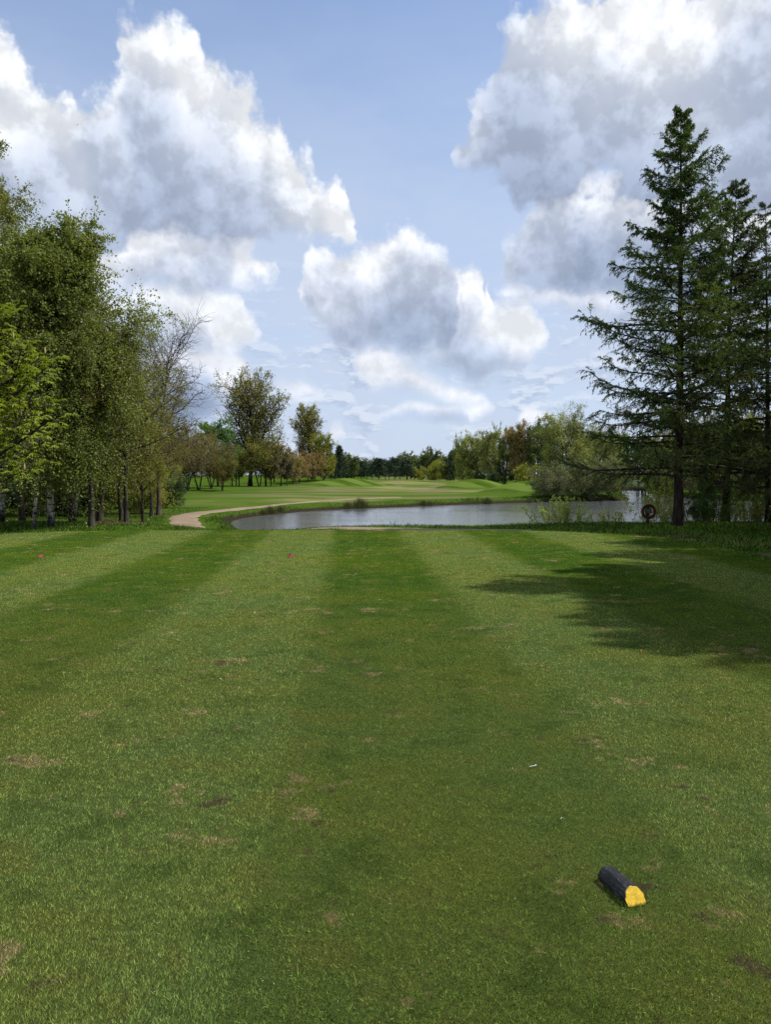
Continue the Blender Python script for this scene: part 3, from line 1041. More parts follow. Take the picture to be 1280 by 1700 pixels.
L_ORANGE = leaf_mat("coppery_leaves", [(0.0, (0.230, 0.150, 0.070)), (0.5, (0.330, 0.235, 0.105)), (1.0, (0.360, 0.320, 0.100))])
L_WILLOW = leaf_mat("willow_leaves", [(0.0, (0.180, 0.200, 0.055)), (0.5, (0.290, 0.310, 0.085)), (1.0, (0.400, 0.410, 0.130))])
L_PALE = leaf_mat("pale_shrub_leaves", [(0.0, (0.260, 0.300, 0.070)), (0.5, (0.420, 0.450, 0.110)), (1.0, (0.560, 0.580, 0.200))], 0.45)
L_DARK = leaf_mat("dark_leaves", [(0.0, (0.020, 0.042, 0.014)), (0.5, (0.040, 0.072, 0.022)), (1.0, (0.070, 0.105, 0.030))], 0.25)
L_PINE = leaf_mat("pine_needles", [(0.0, (0.018, 0.034, 0.018)), (0.5, (0.032, 0.058, 0.027)), (1.0, (0.058, 0.088, 0.038))], 0.1)
L_LARCH = leaf_mat("larch_needles", [(0.0, (0.042, 0.070, 0.014)), (0.5, (0.095, 0.138, 0.026)), (1.0, (0.180, 0.215, 0.045))], 0.35)
L_GREYISH = leaf_mat("greyish_bud_leaves", [(0.0, (0.110, 0.130, 0.050)), (0.5, (0.180, 0.205, 0.080)), (1.0, (0.270, 0.290, 0.120))])
L_MID = leaf_mat("mid_green_leaves", [(0.0, (0.070, 0.105, 0.028)), (0.5, (0.130, 0.170, 0.045)), (1.0, (0.205, 0.235, 0.070))])


def finish_tree(name, loc, label, cat, group, trunk_me, branch_me, crown_me, rz=0.0, scale=1.0):
    o = empty(name, loc, rz)
    o.scale = (scale,) * 3
    tag(o, label, cat, group)
    if trunk_me: add_obj("trunk", trunk_me, o)
    if branch_me: add_obj("branches", branch_me, o)
    if crown_me: add_obj("crown", crown_me, o)
    return o


def dup_tree(src, loc, rz, scale, label, group=None, name=None):
    c = src.copy()
    if name: c.name = name
    COL.objects.link(c)
    c.location = loc
    c.rotation_euler = (0, 0, rz)
    c.scale = scale if isinstance(scale, tuple) else (scale,) * 3
    c['label'] = label
    if group: c['group'] = group
    for ch in src.children:
        d = ch.copy()
        COL.objects.link(d)
        d.parent = c
    return c


def trunk_poly(rs, Ht, r0, nseg=10, wander=0.03, lean=(0, 0), taper=0.25):
    P, R = grow(rs, np.array([[0, 0, -0.15]]), np.array([[lean[0], lean[1], 1.0]]), np.array([Ht]), np.array([r0]), nseg, wander, taper=taper)
    R[:, 0] *= 1.35
    return P, R


def deciduous(seed, Ht, R_crown, z0=0.25, r0=0.2, n1=26, n2=9, n3=6, leaf=0.12, per=5, leafm=None, bark=None, shape='round', ang=0.9, up=0.10,
              grav3=-0.05, trunk_top=0.8, lean=(0, 0), stems=1, wander=0.09, lspread=0.12, twigr=0.006, aspect=0.62, thin=1.0, crownw=1.0, nl3=0.30):
    """generic broad-leaved tree -> (trunk, branches, crown) meshes"""
    rs = np.random.RandomState(seed)
    TP, TR = [], []
    for s in range(stems):
        ln = lean if stems == 1 else (rs.uniform(-0.28, 0.28), rs.uniform(-0.28, 0.28))
        P, R = trunk_poly(rs, Ht * trunk_top * (1 if stems == 1 else rs.uniform(0.75, 1)), r0 * (1 if stems == 1 else 0.6), 10, 0.035, ln, 0.22)
        if stems > 1:
            P[..., 0] += rs.uniform(-0.25, 0.25); P[..., 1] += rs.uniform(-0.25, 0.25)
        TP.append(P); TR.append(R)
    TP, TR = np.vstack(TP), np.vstack(TR)
    st, ax, pr, idx, t = children(rs, TP, TR, n1 // stems, z0 / trunk_top, 0.99)
    zrel = np.clip(st[:, 2] / Ht, 0, 1)
    u = np.clip((zrel - z0) / (1 - z0), 0, 1)
    if shape == 'round':
        env = np.sqrt(np.clip(1 - (2 * u - 0.85) ** 2 / 1.55, 0.08, 1))
    elif shape == 'cone':
        env = 0.12 + 0.88 * (1 - u)
    elif shape == 'column':
        env = 0.55 + 0.45 * np.sin(np.clip(u * 0.9 + 0.1, 0, 1) * math.pi)
    elif shape == 'fan':
        env = 0.55 + 0.45 * u
    else:
        env = np.ones_like(u)
    L1 = R_crown * env * rs.uniform(0.75, 1.12, len(u))
    a1 = ang * (1.15 - 0.55 * u)
    az = np.arange(len(u)) * 2.399 + rs.uniform(-0.4, 0.4, len(u))
    d1 = side_dirs(rs, ax, a1, 0.12, az)
    P1, R1 = grow(rs, st, d1, L1, np.minimum(pr * 0.62, 0.02 + L1 * 0.022), 6, wander, up)
    st2, ax2, pr2, i2, t2 = children(rs, P1, R1, n2, 0.18, 1.0)
    d2 = side_dirs(rs, ax2, 0.85, 0.2)
    L2 = L1[i2] * 0.48 * (1.05 - 0.55 * t2) * rs.uniform(0.6, 1.3, len(t2))
    P2, R2 = grow(rs, st2, d2, L2, np.maximum(pr2 * 0.55, twigr * 1.3), 4, wander * 1.3, up * 0.6)
    st3, ax3, pr3, i3, t3 = children(rs, P2, R2, n3, 0.12, 1.0)
    d3 = side_dirs(rs, ax3, 0.8, 0.25)
    L3 = np.maximum(L2[i3] * nl3 * 1.6, R_crown * 0.06) * rs.uniform(0.5, 1.3, len(t3))
    P3, R3 = grow(rs, st3, d3, L3, np.maximum(pr3 * 0.5, twigr), 3, wander * 1.5, grav3)
    trunk = tubes([(TP, TR, 8)], bark, "trunk")
    br = tubes([(P1, R1, 5), (P2, R2, 4), (P3, R3, 3)], bark, "branches")
    crown = None
    if per > 0:
        lp, lax, _, i4, _ = children(rs, P3, R3, per, 0.15, 1.0)
        lp = lp + rs.normal(0, lspread, lp.shape)
        # let whole twig groups stay bare so that the crown has gaps
        if thin < 1:
            grp_keep = rs.rand(len(P2)) < thin
            m = grp_keep[i3[i4]]
            lp = lp[m]
        rn = clump_rnd(rs, lp, 1.6 / max(R_crown * 0.4, 0.5))
        crown = leaf_mesh(rs, lp, leaf, leafm, "crown", aspect, 0.4, rnd=rn)
    return trunk, br, crown


def weeping_birch(seed, Ht, R_crown, r0=0.16, z0=0.22, n1=34, n2=9, ns=9, strand=1.5, leaf=0.045, per=26, lean=(0, 0), leafm=None):
    rs = np.random.RandomState(seed)
    TP, TR = trunk_poly(rs, Ht * 0.93, r0, 12, 0.03, lean, 0.12)
    st, ax, pr, idx, t = children(rs, TP, TR, n1, z0, 0.99)
    u = np.clip((t - z0) / (1 - z0), 0, 1)
    L1 = R_crown * (0.25 + 0.75 * np.sin(np.clip(1.12 - u, 0, 1) * math.pi * 0.62)) * rs.uniform(0.75, 1.15, len(u))
    d1 = side_dirs(rs, ax, 0.75 - 0.25 * u, 0.12, np.arange(len(u)) * 2.399 + rs.uniform(-.3, .3, len(u)))
    P1, R1 = grow(rs, st, d1, L1 * 1.15, np.minimum(pr * 0.55, 0.05), 7, 0.07, -0.02, 0)
    st2, ax2, pr2, i2, t2 = children(rs, P1, R1, n2, 0.2, 1.0)
    d2 = side_dirs(rs, ax2, 0.7, 0.2)
    L2 = L1[i2] * 0.38 * rs.uniform(0.5, 1.2, len(t2))
    P2, R2 = grow(rs, st2, d2, L2, np.maximum(pr2 * 0.45, 0.006), 4, 0.10, -0.14)
    st3, ax3, pr3, i3, t3 = children(rs, P2, R2, ns, 0.1, 1.0)
    d3 = side_dirs(rs, ax3, 0.7, 0.3)
    L3 = strand * rs.uniform(0.25, 1.1, len(t3)) * (0.35 + 0.65 * (1 - u[i2[i3]]))
    P3, R3 = grow(rs, st3, d3, L3, np.full(len(t3), 0.0035), 6, 0.07, -0.42)
    trunk = tubes([(TP, TR, 9)], BARK_BIRCH, "trunk")
    br = tubes([(P1, R1, 5), (P2, R2, 3), (P3, R3, 3)], TWIG, "branches")
    lp, lax, _, _, _ = children(rs, P3, R3, per, 0.0, 1.0)
    lp = lp + rs.normal(0, 0.045, lp.shape)
    crown = leaf_mesh(rs, lp, leaf, leafm or L_BIRCH, "crown", 0.7, 0.2, droop=0.5, rnd=clump_rnd(rs, lp, 1.3, 0.45))
    return trunk, br, crown


def larch(seed, Ht, R_base, r0=0.24, z0=0.20, n1=92, n2=15, n3=5, tuft=0.050, per=9, lm=None, top_pow=0.80, sparse=1.0, droopy=1.0):
    rs = np.random.RandomState(seed)
    TP, TR = trunk_poly(rs, Ht, r0, 16, 0.006, (0, 0), 0.05)
    st, ax, pr, idx, t = children(rs, TP, TR, n1, z0, 0.995)
    u = np.clip((t - z0) / (1 - z0), 0, 1)
    L1 = (R_base * (1 - u) ** top_pow + 0.20) * rs.uniform(0.55, 1.15, len(u)) * (0.92 + 0.12 * np.sin(u * 31 + 1.0))
    angle = 1.50 - 0.62 * u ** 1.3
    d1 = side_dirs(rs, ax, angle, 0.10, np.arange(len(u)) * 2.399 + rs.uniform(-.5, .5, len(u)))
    P1, R1 = grow(rs, st, d1, L1, np.minimum(pr * 0.5, 0.006 + L1 * 0.011), 8, 0.05, -0.20 * droopy, 0.62)
    st2, ax2, pr2, i2, t2 = children(rs, P1, R1, n2, 0.12, 1.0)
    # side shoots spread sideways from the limb
    side = np.where(np.arange(len(t2)) % 2 == 0, 1.0, -1.0)
    hor = unit(np.cross(ax2, np.array([0, 0, 1.0])))
    d2 = unit(ax2 * 0.65 + hor * side[:, None] * rs.uniform(0.3, 0.9, (len(t2), 1)) + rs.normal(0, 0.22, (len(t2), 3)) + np.array([0, 0, 1.0]) * rs.uniform(-0.5, 0.5, (len(t2), 1)) * (1 - 0.7 * u[i2])[:, None])
    L2 = np.minimum(L1[i2] * 0.34 * (1.15 - 0.75 * t2), 1.2) * rs.uniform(0.45, 1.25, len(t2)) + 0.05
    P2, R2 = grow(rs, st2, d2, L2, np.maximum(pr2 * 0.4, 0.004), 5, 0.09, -0.34 * droopy, 0.42)
    st3, ax3, pr3, i3, t3 = children(rs, P2, R2, n3, 0.1, 1.0)
    d3 = unit(ax3 * 0.7 + rs.normal(0, 0.5, (len(t3), 3)))
    L3 = rs.uniform(0.10, 0.30, len(t3)) * (1 - 0.4 * u[i2[i3]]) * (0.6 + 0.4 * np.minimum(L2[i3] / 0.6, 1))
    P3, R3 = grow(rs, st3, d3, L3, np.full(len(t3), 0.0035), 3, 0.12, -0.50 * droopy)
    trunk = tubes([(TP, TR, 10)], BARK_LARCH, "trunk")
    br = tubes([(P1, R1, 5), (P2, R2, 4), (P3, R3, 3)], BARK_LARCH, "branches")
    a3, x3, _, k3, _ = children(rs, P3, R3, per, 0.0, 1.0)
    a2, x2, _, k2, _ = children(rs, P2, R2, per + 4, 0.05, 1.0)
    lp = np.vstack([a3, a2]); lx = np.vstack([x3, x2])
    own = np.concatenate([i2[i3[k3]], i2[k2]])
    keep = ((rs.rand(len(P1)) < sparse)[own] | (rs.rand(len(own)) < 0.25)) & (rs.rand(len(own)) < 1.0 - 0.72 * smoothstep(0.62, 0.95, u[own]))
    lp, lx = lp[keep], lx[keep]
    lp = np.repeat(lp, 2, 0); lx = np.repeat(lx, 2, 0)
    w = unit(lx * 0.5 + rs.normal(0, 0.8, lp.shape))
    rn = clump_rnd(rs, lp, 0.8, 0.5)
    crown = leaf_mesh(rs, lp, tuft, lm or L_LARCH, "crown", 0.34, 0.1, rnd=rn, shape='tri', axis_d=w, jitter=0.1)
    return trunk, br, crown


def conifer(seed, Ht, R_base, n1=90, leaf=0.30, per=7, lm=None, power=0.8, z0=0.06, irregular=0.2):
    """dense far conifer / pine with lumpy tiers"""
    rs = np.random.RandomState(seed)
    TP, TR = trunk_poly(rs, Ht, 0.018 * Ht, 8, 0.015, (0, 0), 0.1)
    st, ax, pr, idx, t = children(rs, TP, TR, n1, z0, 0.99)
    u = (t - z0) / (1 - z0)
    L1 = (R_base * (1 - u) ** power + 0.15) * rs.uniform(1 - irregular * 1.5, 1 + irregular, len(u))
    d1 = side_dirs(rs, ax, 1.35 - 0.5 * u, 0.15, np.arange(len(u)) * 2.399 + rs.uniform(-.5, .5, len(u)))
    P1, R1 = grow(rs, st, d1, L1, np.minimum(pr * 0.5, 0.05), 4, 0.08, 0.05)
    st2, ax2, pr2, i2, t2 = children(rs, P1, R1, 8, 0.25, 1.0)
    d2 = side_dirs(rs, ax2, 0.8, 0.2)
    P2, R2 = grow(rs, st2, d2, L1[i2] * 0.35 * rs.uniform(0.5, 1.2, len(t2)) + 0.1, np.full(len(t2), 0.015), 2, 0.15, 0.0)
    lp, _, _, _, _ = children(rs, P2, R2, per, 0.0, 1.0)
    lp = lp + rs.normal(0, leaf * 0.4, lp.shape)
    return (tubes([(TP, TR, 7)], BARK, "trunk"), tubes([(P1, R1, 4), (P2, R2, 3)], BARK, "branches"),
            leaf_mesh(rs, lp, leaf, lm or L_PINE, "crown", 0.5, 0.6, rnd=clump_rnd(rs, lp, 0.9)))


def ground_at(px, y):
    x = (px - 640.0) / F_PX * y
    return Vector((x, y, hz(x, y) - 0.03))


def T(name, px, y, label, cat, meshes, group=None, rz=0.0, scale=1.0):
    return finish_tree(name, ground_at(px, y), label, cat, group, *meshes, rz=rz, scale=scale)


def top_h(py, y):
    return EYE + (788 - py) / F_PX * y


# ---- larches at the right, beside the lifebuoy
lar1 = T("larch_tree", 1127, 29.0, "tallest dark green larch, first trunk right of the lifebuoy", "tree", larch(11, 15.3, 4.9, 0.19, 0.13, 140, 28, 6, tuft=0.060), "larches beside the pond", rz=0.6)
lar2 = T("larch_tree", 1206, 33.0, "second larch from the lifebuoy, with a leaning pointed top", "tree", larch(12, 14.3, 3.9, 0.16, 0.15, 120, 24, 6, tuft=0.062, top_pow=0.62), "larches beside the pond", rz=1.9)
lar3 = T("larch_tree", 1278, 31.5, "thin sparse larch at the right edge, its trunk leaning", "tree", larch(13, 12.9, 2.9, 0.13, 0.12, 84, 20, 6, tuft=0.055, top_pow=0.50, sparse=0.8, droopy=1.2, lm=L_LARCH), "larches beside the pond", rz=0.3)
lar3.rotation_euler = (0.0, -0.03, 0.3)
# the row goes on beyond the frame's right side and throws the shadow over the tee
for k, (x, y, s, rz, lab) in enumerate([(12.6, 12.9, 1.04, 2.0, "larch beside the tee, outside the right edge, longest shadow"),
                                    (13.9, 16.8, 0.95, 4.0, "larch beside the tee, outside the right edge, beyond the longest shadow"),
                                    (12.8, 10.9, 0.95, 5.2, "larch beside the tee, outside the right edge, nearest of the row"),
                                    (16.5, 14.6, 0.95, 0.9, "larch set back from the tee, outside the right edge"),
                                    (17.5, 22.0, 0.95, 3.0, "larch beyond the gravel path outside the right edge"),
                                    (19.5, 27.5, 1.0, 1.1, "larch on the pond bank outside the right edge"),
                                    (12.6, 8.3, 0.88, 2.7, "larch outside the right edge, closest to the yellow ended log"),
                                    (14.6, 19.8, 1.0, 2.2, "larch at the bend of the side path outside the right edge"),
                                    (16.0, 25.0, 1.0, 5.8, "larch between side path and pond outside the right edge"),
                                    (14.4, 11.9, 1.12, 3.4, "larch in the second row behind the longest shadow's larch"),  # second-row and squeezed-in larches added to thicken the tee shadow
                                    (14.2, 9.3, 1.1, 1.2, "larch in the second row nearest the camera, outside the right edge"),
                                    (12.9, 9.9, 1.05, 3.9, "larch squeezed between the nearest larches, outside the right edge"),
                                    (14.0, 14.6, 1.0, 0.2, "larch in the second row, middle, outside the right edge"),
                                    (11.4, 6.9, 0.72, 4.4, "small larch nearest the camera, outside the right edge"),
                                    (22.0, 34.0, 0.95, 0.4, "larch at the water outside the right edge")]):
    w_ = 1.35 if y > 18 else 1.0  # crowns widened to close sunlit gaps in the row's shade
    dup_tree((lar1, lar2)[k % 2], (x + (1.2 if y > 18 else 0), y, hz(x, y) - 0.1), rz, (s * w_, s * w_, s), lab, "larches beside the pond")

# ---- left wood: birches, chestnut and thin young trees
GB = "weeping birches at the left"
b1 = T("birch_tree", -14, 31.0, "tallest weeping birch, cut by the left edge of the photo", "tree", weeping_birch(21, 16.8, 2.7, 0.17, 0.2, 44, 10, 11, 1.7, leaf=0.075, per=24), GB)
b2 = T("birch_tree", 84, 29.0, "weeping birch with a pale trunk and a dense rounded crown behind the chestnut", "tree", weeping_birch(22, 10.0, 3.3, 0.13, 0.20, 66, 11, 13, 2.3, leaf=0.082, per=25), GB)
dup_tree(b2, ground_at(0, 33.5), 2.1, (1.0, 1.0, 1.05), "weeping birch filling the gap between the two tall birches", GB)
b4 = T("birch_tree", 52, 27.5, "small weeping birch with low hanging strands over the grass", "tree", weeping_birch(24, 5.6, 1.9, 0.07, 0.25, 24, 9, 10, 2.5, leaf=0.07, per=26, lean=(0.1, 0)), GB)
dup_tree(b4, ground_at(122, 32.5), 1.4, (0.9, 0.9, 1.1), "slim birch with two pale stems left of the dark trunks", GB)


def chestnut(seed):
    """horse chestnut: limbs reaching towards the tee, hand-shaped drooping leaves, upright flower buds"""
    rs = np.random.RandomState(seed)
    TP, TR = trunk_poly(rs, 4.9, 0.17, 8, 0.04, (0.10, 0), 0.3)
    st, ax, pr, idx, t = children(rs, TP, TR, 34, 0.24, 1.0)
    u = (t - 0.24) / 0.76
    L1 = 2.9 * np.sqrt(np.clip(1.05 - (2 * u - 0.75) ** 2 / 1.8, 0.1, 1)) * rs.uniform(0.8, 1.1, len(u))
    d1 = side_dirs(rs, ax, 1.25 - 0.75 * u, 0.1, np.arange(len(u)) * 2.399)
    P1, R1 = grow(rs, st, d1, L1, np.minimum(pr * 0.5, 0.06), 6, 0.08, 0.06)
    st2, ax2, pr2, i2, t2 = children(rs, P1, R1, 13, 0.2, 1.0)
    d2 = side_dirs(rs, ax2, 0.8, 0.15)
    P2, R2 = grow(rs, st2, d2, L1[i2] * 0.30 * rs.uniform(0.6, 1.2, len(t2)), np.maximum(pr2 * 0.5, 0.008), 4, 0.1, 0.10)
    st3, ax3, pr3, i3, _ = children(rs, P2, R2, 4, 0.35, 1.0)
    # one palmate leaf: seven leaflets fanned from a point and hanging a little
    n = len(st3)
    st3 = st3 + rs.normal(0, 0.05, st3.shape)
    rn0 = clump_rnd(rs, st3, 1.1, 0.5)
    quads_, rn = [], []
    heading = rs.uniform(0, math.tau, n)
    tilt = rs.uniform(-0.25, 0.25, (n, 2))
    for k in range(7):
        a = heading + (k - 3) * 0.62
        ln = 0.118 * (1.25 - 0.13 * abs(k - 3)) * rs.uniform(0.8, 1.15, n)
        dx, dy = np.cos(a), np.sin(a)
        dz = -0.38 + tilt[:, 0] * dx + tilt[:, 1] * dy + rs.normal(0, 0.08, n)
        d = unit(np.stack([dx, dy, dz], 1))
        b = unit(np.cross(d, np.array([0, 0, 1.0])))
        w = ln[:, None] * 0.21
        L = ln[:, None]
        tip = st3 + d * L * 1.25 + np.array([0, 0, -1.0]) * L * 0.22
        mid = st3 + d * L * 0.85
        quads_.append(np.stack([st3, mid + b * w, tip, mid - b * w], 1))
        rn.append(rn0 * 0.85 + 0.15 * rs.rand(n))
    V = np.concatenate(quads_, 0).reshape(-1, 3)
    rn = np.concatenate(rn)
    crown = np_mesh("crown", V, np.arange(len(V)), np.full(len(V) // 4, 4), L_CHEST, {'rnd': np.repeat(rn, 4)})
    # flower buds: small upright candles at some limb tips
    tips = P2[rs.rand(len(P2)) < 0.07][:, -1]
    m = len(tips)
    cp = np.stack([tips, tips + np.array([0, 0, 0.08]), tips + np.array([0, 0, 0.17])], 1)
    cr = np.tile(np.array([[0.022, 0.030, 0.004]]), (m, 1))
    mb, g, out = new_mat("flower_buds")
    g.link(principled(g, (0.42, 0.36, 0.17), 0.7, 0.2), out.inputs[0])
    buds = [tubes([(cp[k:k + 1], cr[k:k + 1], 6)], mb, "flower_bud") for k in range(m)]
    return tubes([(TP, TR, 9)], BARK, "trunk"), tubes([(P1, R1, 5), (P2, R2, 4)], BARK, "branches"), crown, buds


tm, bm_, cm, fb = chestnut(31)
ch = finish_tree("chestnut_tree", ground_at(-40, 21.5), "bright yellow green horse chestnut lit by the sun at the left edge", "tree", None, tm, bm_, cm, rz=0.4)
for b_me in fb:
    add_obj("flower_bud", b_me, ch)

GY = "thin young trees beside the gravel path"
y1 = T("young_tree", 150, 28.5, "dark rough trunk with a forked top, nearest of the leafing young trees", "tree",
       deciduous(41, 7.0, 2.4, 0.36, 0.13, 26, 9, 8, 0.062, 8, L_ALDER, BARK_GREY, up=0.05, ang=1.0, twigr=0.006, lean=(0.03, 0), wander=0.12), GY)
y2 = T("young_tree", 164, 35.5, "thick dark trunk just behind the forked young tree", "tree",
       deciduous(42, 8.2, 2.7, 0.34, 0.17, 28, 10, 8, 0.065, 9, L_ALDER, BARK, up=0.10, twigr=0.006), GY)
y3 = T("young_tree", 208, 31.5, "slender straight trunk closest to the path with wide flat branches", "tree",
       deciduous(43, 7.6, 2.7, 0.36, 0.105, 28, 10, 8, 0.062, 8, L_ALDER, BARK_GREY, shape='flat', up=0.03, ang=1.15, twigr=0.0055), GY)
y4 = T("young_tree", 200, 40.0, "taller narrow young tree rising above the slender trunk", "tree",
       deciduous(44, 8.8, 2.3, 0.25, 0.12, 28, 9, 8, 0.07, 8, L_ALDER, BARK, shape='column', up=0.14, twigr=0.006), GY)
dup_tree(y3, ground_at(250, 47.0), 1.0, (1.12, 1.12, 0.98), "leafing tree with yellow green skirts behind the slender trunk", GY)
dup_tree(y2, ground_at(118, 37.0), 2.5, 0.95, "leafing tree in the dark wood left of the forked tree", GY)
dup_tree(y2, ground_at(35, 40.0), 4.1, 1.05, "leafing tree deep in the wood behind the birches", GY)
dup_tree(y4, ground_at(-30, 45.0), 1.1, 1.1, "narrow tree deep in the wood near the left edge", GY)
y5 = T("young_tree", 236, 38.0, "low yellow leafed young tree right of the slender trunk", "tree",
       deciduous(45, 5.2, 2.1, 0.30, 0.09, 24, 9, 8, 0.062, 9, L_YELLOW, BARK, up=0.08, twigr=0.005), GY)
bare = T("bare_tree", 262, 50.0, "bare leafless tree with spreading grey purple twigs", "tree",
         deciduous(46, 12.4, 4.7, 0.25, 0.16, 34, 11, 8, 0.08, 0, L_BROWN, TWIG, shape='fan', up=0.12, ang=0.85, wander=0.11, twigr=0.011, nl3=0.36))
dup_tree(bare, ground_at(225, 56.0), 2.0, 0.98, "bare tree behind the taller young tree, only its twigs showing")

GU = "undergrowth bushes in the left wood"
ub = T("bush", 232, 52.0, "yellow green bush filling the wood edge left of the low brown trees", "bush",
       deciduous(51, 3.0, 1.9, 0.05, 0.05, 24, 8, 7, 0.085, 8, L_YELLOW, BARK, trunk_top=0.7, stems=3, up=0.08, twigr=0.006), GU)
ud = T("bush", 272, 62.0, "dark bush at the end of the wood beside the grass clearing", "bush",
       deciduous(52, 2.8, 1.9, 0.03, 0.05, 24, 8, 7, 0.095, 8, L_DARK, BARK, trunk_top=0.7, stems=3, up=0.08, twigr=0.006), GU)
for k, (px, y, s, src, lab) in enumerate([(196, 60, 1.25, ud, "dark bush behind the slender trunk"), (160, 52, 1.2, ub, "yellowish bush behind the two dark trunks"), (120, 48, 1.25, ud, "dark bush behind the slim birch"),
                                      (80, 50, 1.3, ub, "yellowish bush behind the pale birch trunk"), (40, 47, 1.2, ud, "dark bush behind the small weeping birch"), (0, 50, 1.4, ub, "yellowish bush at the left edge of the wood"),
                                      (-35, 44, 1.4, ud, "dark bush outside the left edge"), (250, 75, 1.5, ub, "yellow bush where the wood meets the clearing"), (222, 82, 1.7, ud, "tall dark bush behind the wood edge"),
                                      (180, 80, 1.9, ub, "large yellow bush deep behind the trunks"), (100, 75, 2.0, ud, "large dark bush deep in the wood"), (20, 72, 2.0, ud, "large dark bush far behind the birches"), (140, 95, 2.4, ub, "farthest yellowish bush behind the wood")]):
    dup_tree(src, ground_at(px, y), k * 1.3, s, lab, GU)

# ---- far side, left of the fairway
GE = "low budding trees left of the fairway"
e1 = T("budding_tree", 290, 105.0, "reddish brown budding tree, first of the low row after the wood", "tree",
       deciduous(61, 8.2, 4.2, 0.20, 0.20, 28, 9, 7, 0.17, 6, L_BROWN, BARK, trunk_top=0.75, stems=3, up=0.08, twigr=0.018), GE)
e2 = T("budding_tree", 330, 112.0, "brown and olive budding tree in the middle of the low row", "tree",
       deciduous(62, 8.0, 4.0, 0.22, 0.20, 28, 9, 7, 0.17, 6, L_ALDER, BARK, trunk_top=0.75, stems=2, up=0.06, twigr=0.018), GE)
dup_tree(e1, ground_at(312, 108.0), 1.5, (0.95, 0.95, 1.05), "second reddish brown tree of the low row", GE)
dup_tree(e1, ground_at(352, 118.0), 2.9, 0.95, "reddish brown tree near the right end of the low row", GE)
dup_tree(e2, ground_at(370, 110.0), 4.4, (0.7, 0.7, 0.62), "small olive tree ending the low row", GE)
dup_tree(e2, ground_at(268, 96.0), 0.8, 0.98, "olive tree behind the bushes at the wood edge", GE)
dup_tree(e1, ground_at(278, 128.0), 5.0, 1.05, "brown tree behind the first of the low row", GE)
fr = T("fresh_green_tree", 362, 150.0, "vivid green tree behind the low brown row", "tree",
       deciduous(63, 12.2, 5.0, 0.12, 0.22, 34, 10, 7, 0.26, 7, L_FRESH, BARK, shape='round', up=0.12, twigr=0.02))
dup_tree(fr, ground_at(392, 160.0), 2.0, (0.55, 0.55, 0.72), "vivid green smaller tree tucked beside the big poplar")
G1 = T("poplar_tree", 415, 165.0, "big round crowned poplar standing alone against the clouds", "tree",
       deciduous(64, 20.0, 10.2, 0.13, 0.46, 44, 12, 8, 0.31, 6, L_POPLAR, BARK, shape='round', up=0.16, ang=0.72, trunk_top=0.86, twigr=0.03, thin=0.72, lspread=0.22), "poplars left of the fairway")
G2 = T("poplar_tree", 519, 225.0, "smaller poplar with a narrow fan crown farther along", "tree",
       deciduous(65, 18.4, 7.8, 0.20, 0.34, 38, 11, 8, 0.34, 6, L_POPLAR, BARK, shape='column', up=0.2, ang=0.6, trunk_top=0.86, twigr=0.03, thin=0.72, lspread=0.22), "poplars left of the fairway")
G3 = T("willow_tree", 537, 205.0, "yellow green rounded tree in front of the smaller poplar", "tree",
       deciduous(66, 11.2, 4.8, 0.06, 0.20, 32, 10, 7, 0.26, 7, L_YELLOW, BARK, shape='column', up=0.1, twigr=0.02))
con1 = T("conifer", 563, 255.0, "black green conifer right of the yellow green tree", "tree", conifer(67, 11.6, 3.6, 90, 0.42, 7, power=0.6))
GK = "small trees lining the fairway's left side"
k1 = T("small_tree", 450, 160.0, "small purplish round tree right of the big poplar trunk", "tree",
       deciduous(71, 5.4, 2.6, 0.25, 0.12, 22, 8, 7, 0.19, 6, L_BROWN, BARK, up=0.05, twigr=0.016), GK)
k2 = T("small_tree", 497, 190.0, "coppery orange tree in front of the smaller poplar", "tree",
       deciduous(72, 6.4, 4.0, 0.15, 0.14, 26, 9, 7, 0.22, 7, L_ORANGE, BARK, up=0.05, twigr=0.016), GK)
for k, (px, y, s, src, lab) in enumerate([(430, 158, 1.2, e2, "olive tree against the big poplar's left side"), (440, 165, 1.05, e2, "olive tree right behind the big poplar trunk"), (466, 165, 1.35, k1, "purplish tree in the middle of the small trees"),
                                      (476, 170, 0.9, k1, "smallest purplish tree with a leaning stem"), (486, 185, 0.9, k2, "coppery tree left of the orange one"), (511, 198, 0.85, k2, "coppery tree under the smaller poplar"),
                                      (397, 170, 1.5, k1, "purplish tree left of the big poplar trunk"), (523, 200, 0.95, k2, "coppery tree touching the yellow green tree"), (385, 175, 1.6, k1, "purplish tree behind the small olive tree"), (455, 200, 1.3, k2, "coppery tree in the gap behind the purplish ones")]):
    dup_tree(src, ground_at(px, y), k * 0.9 + 0.3, s, lab, GK, name="small_tree")

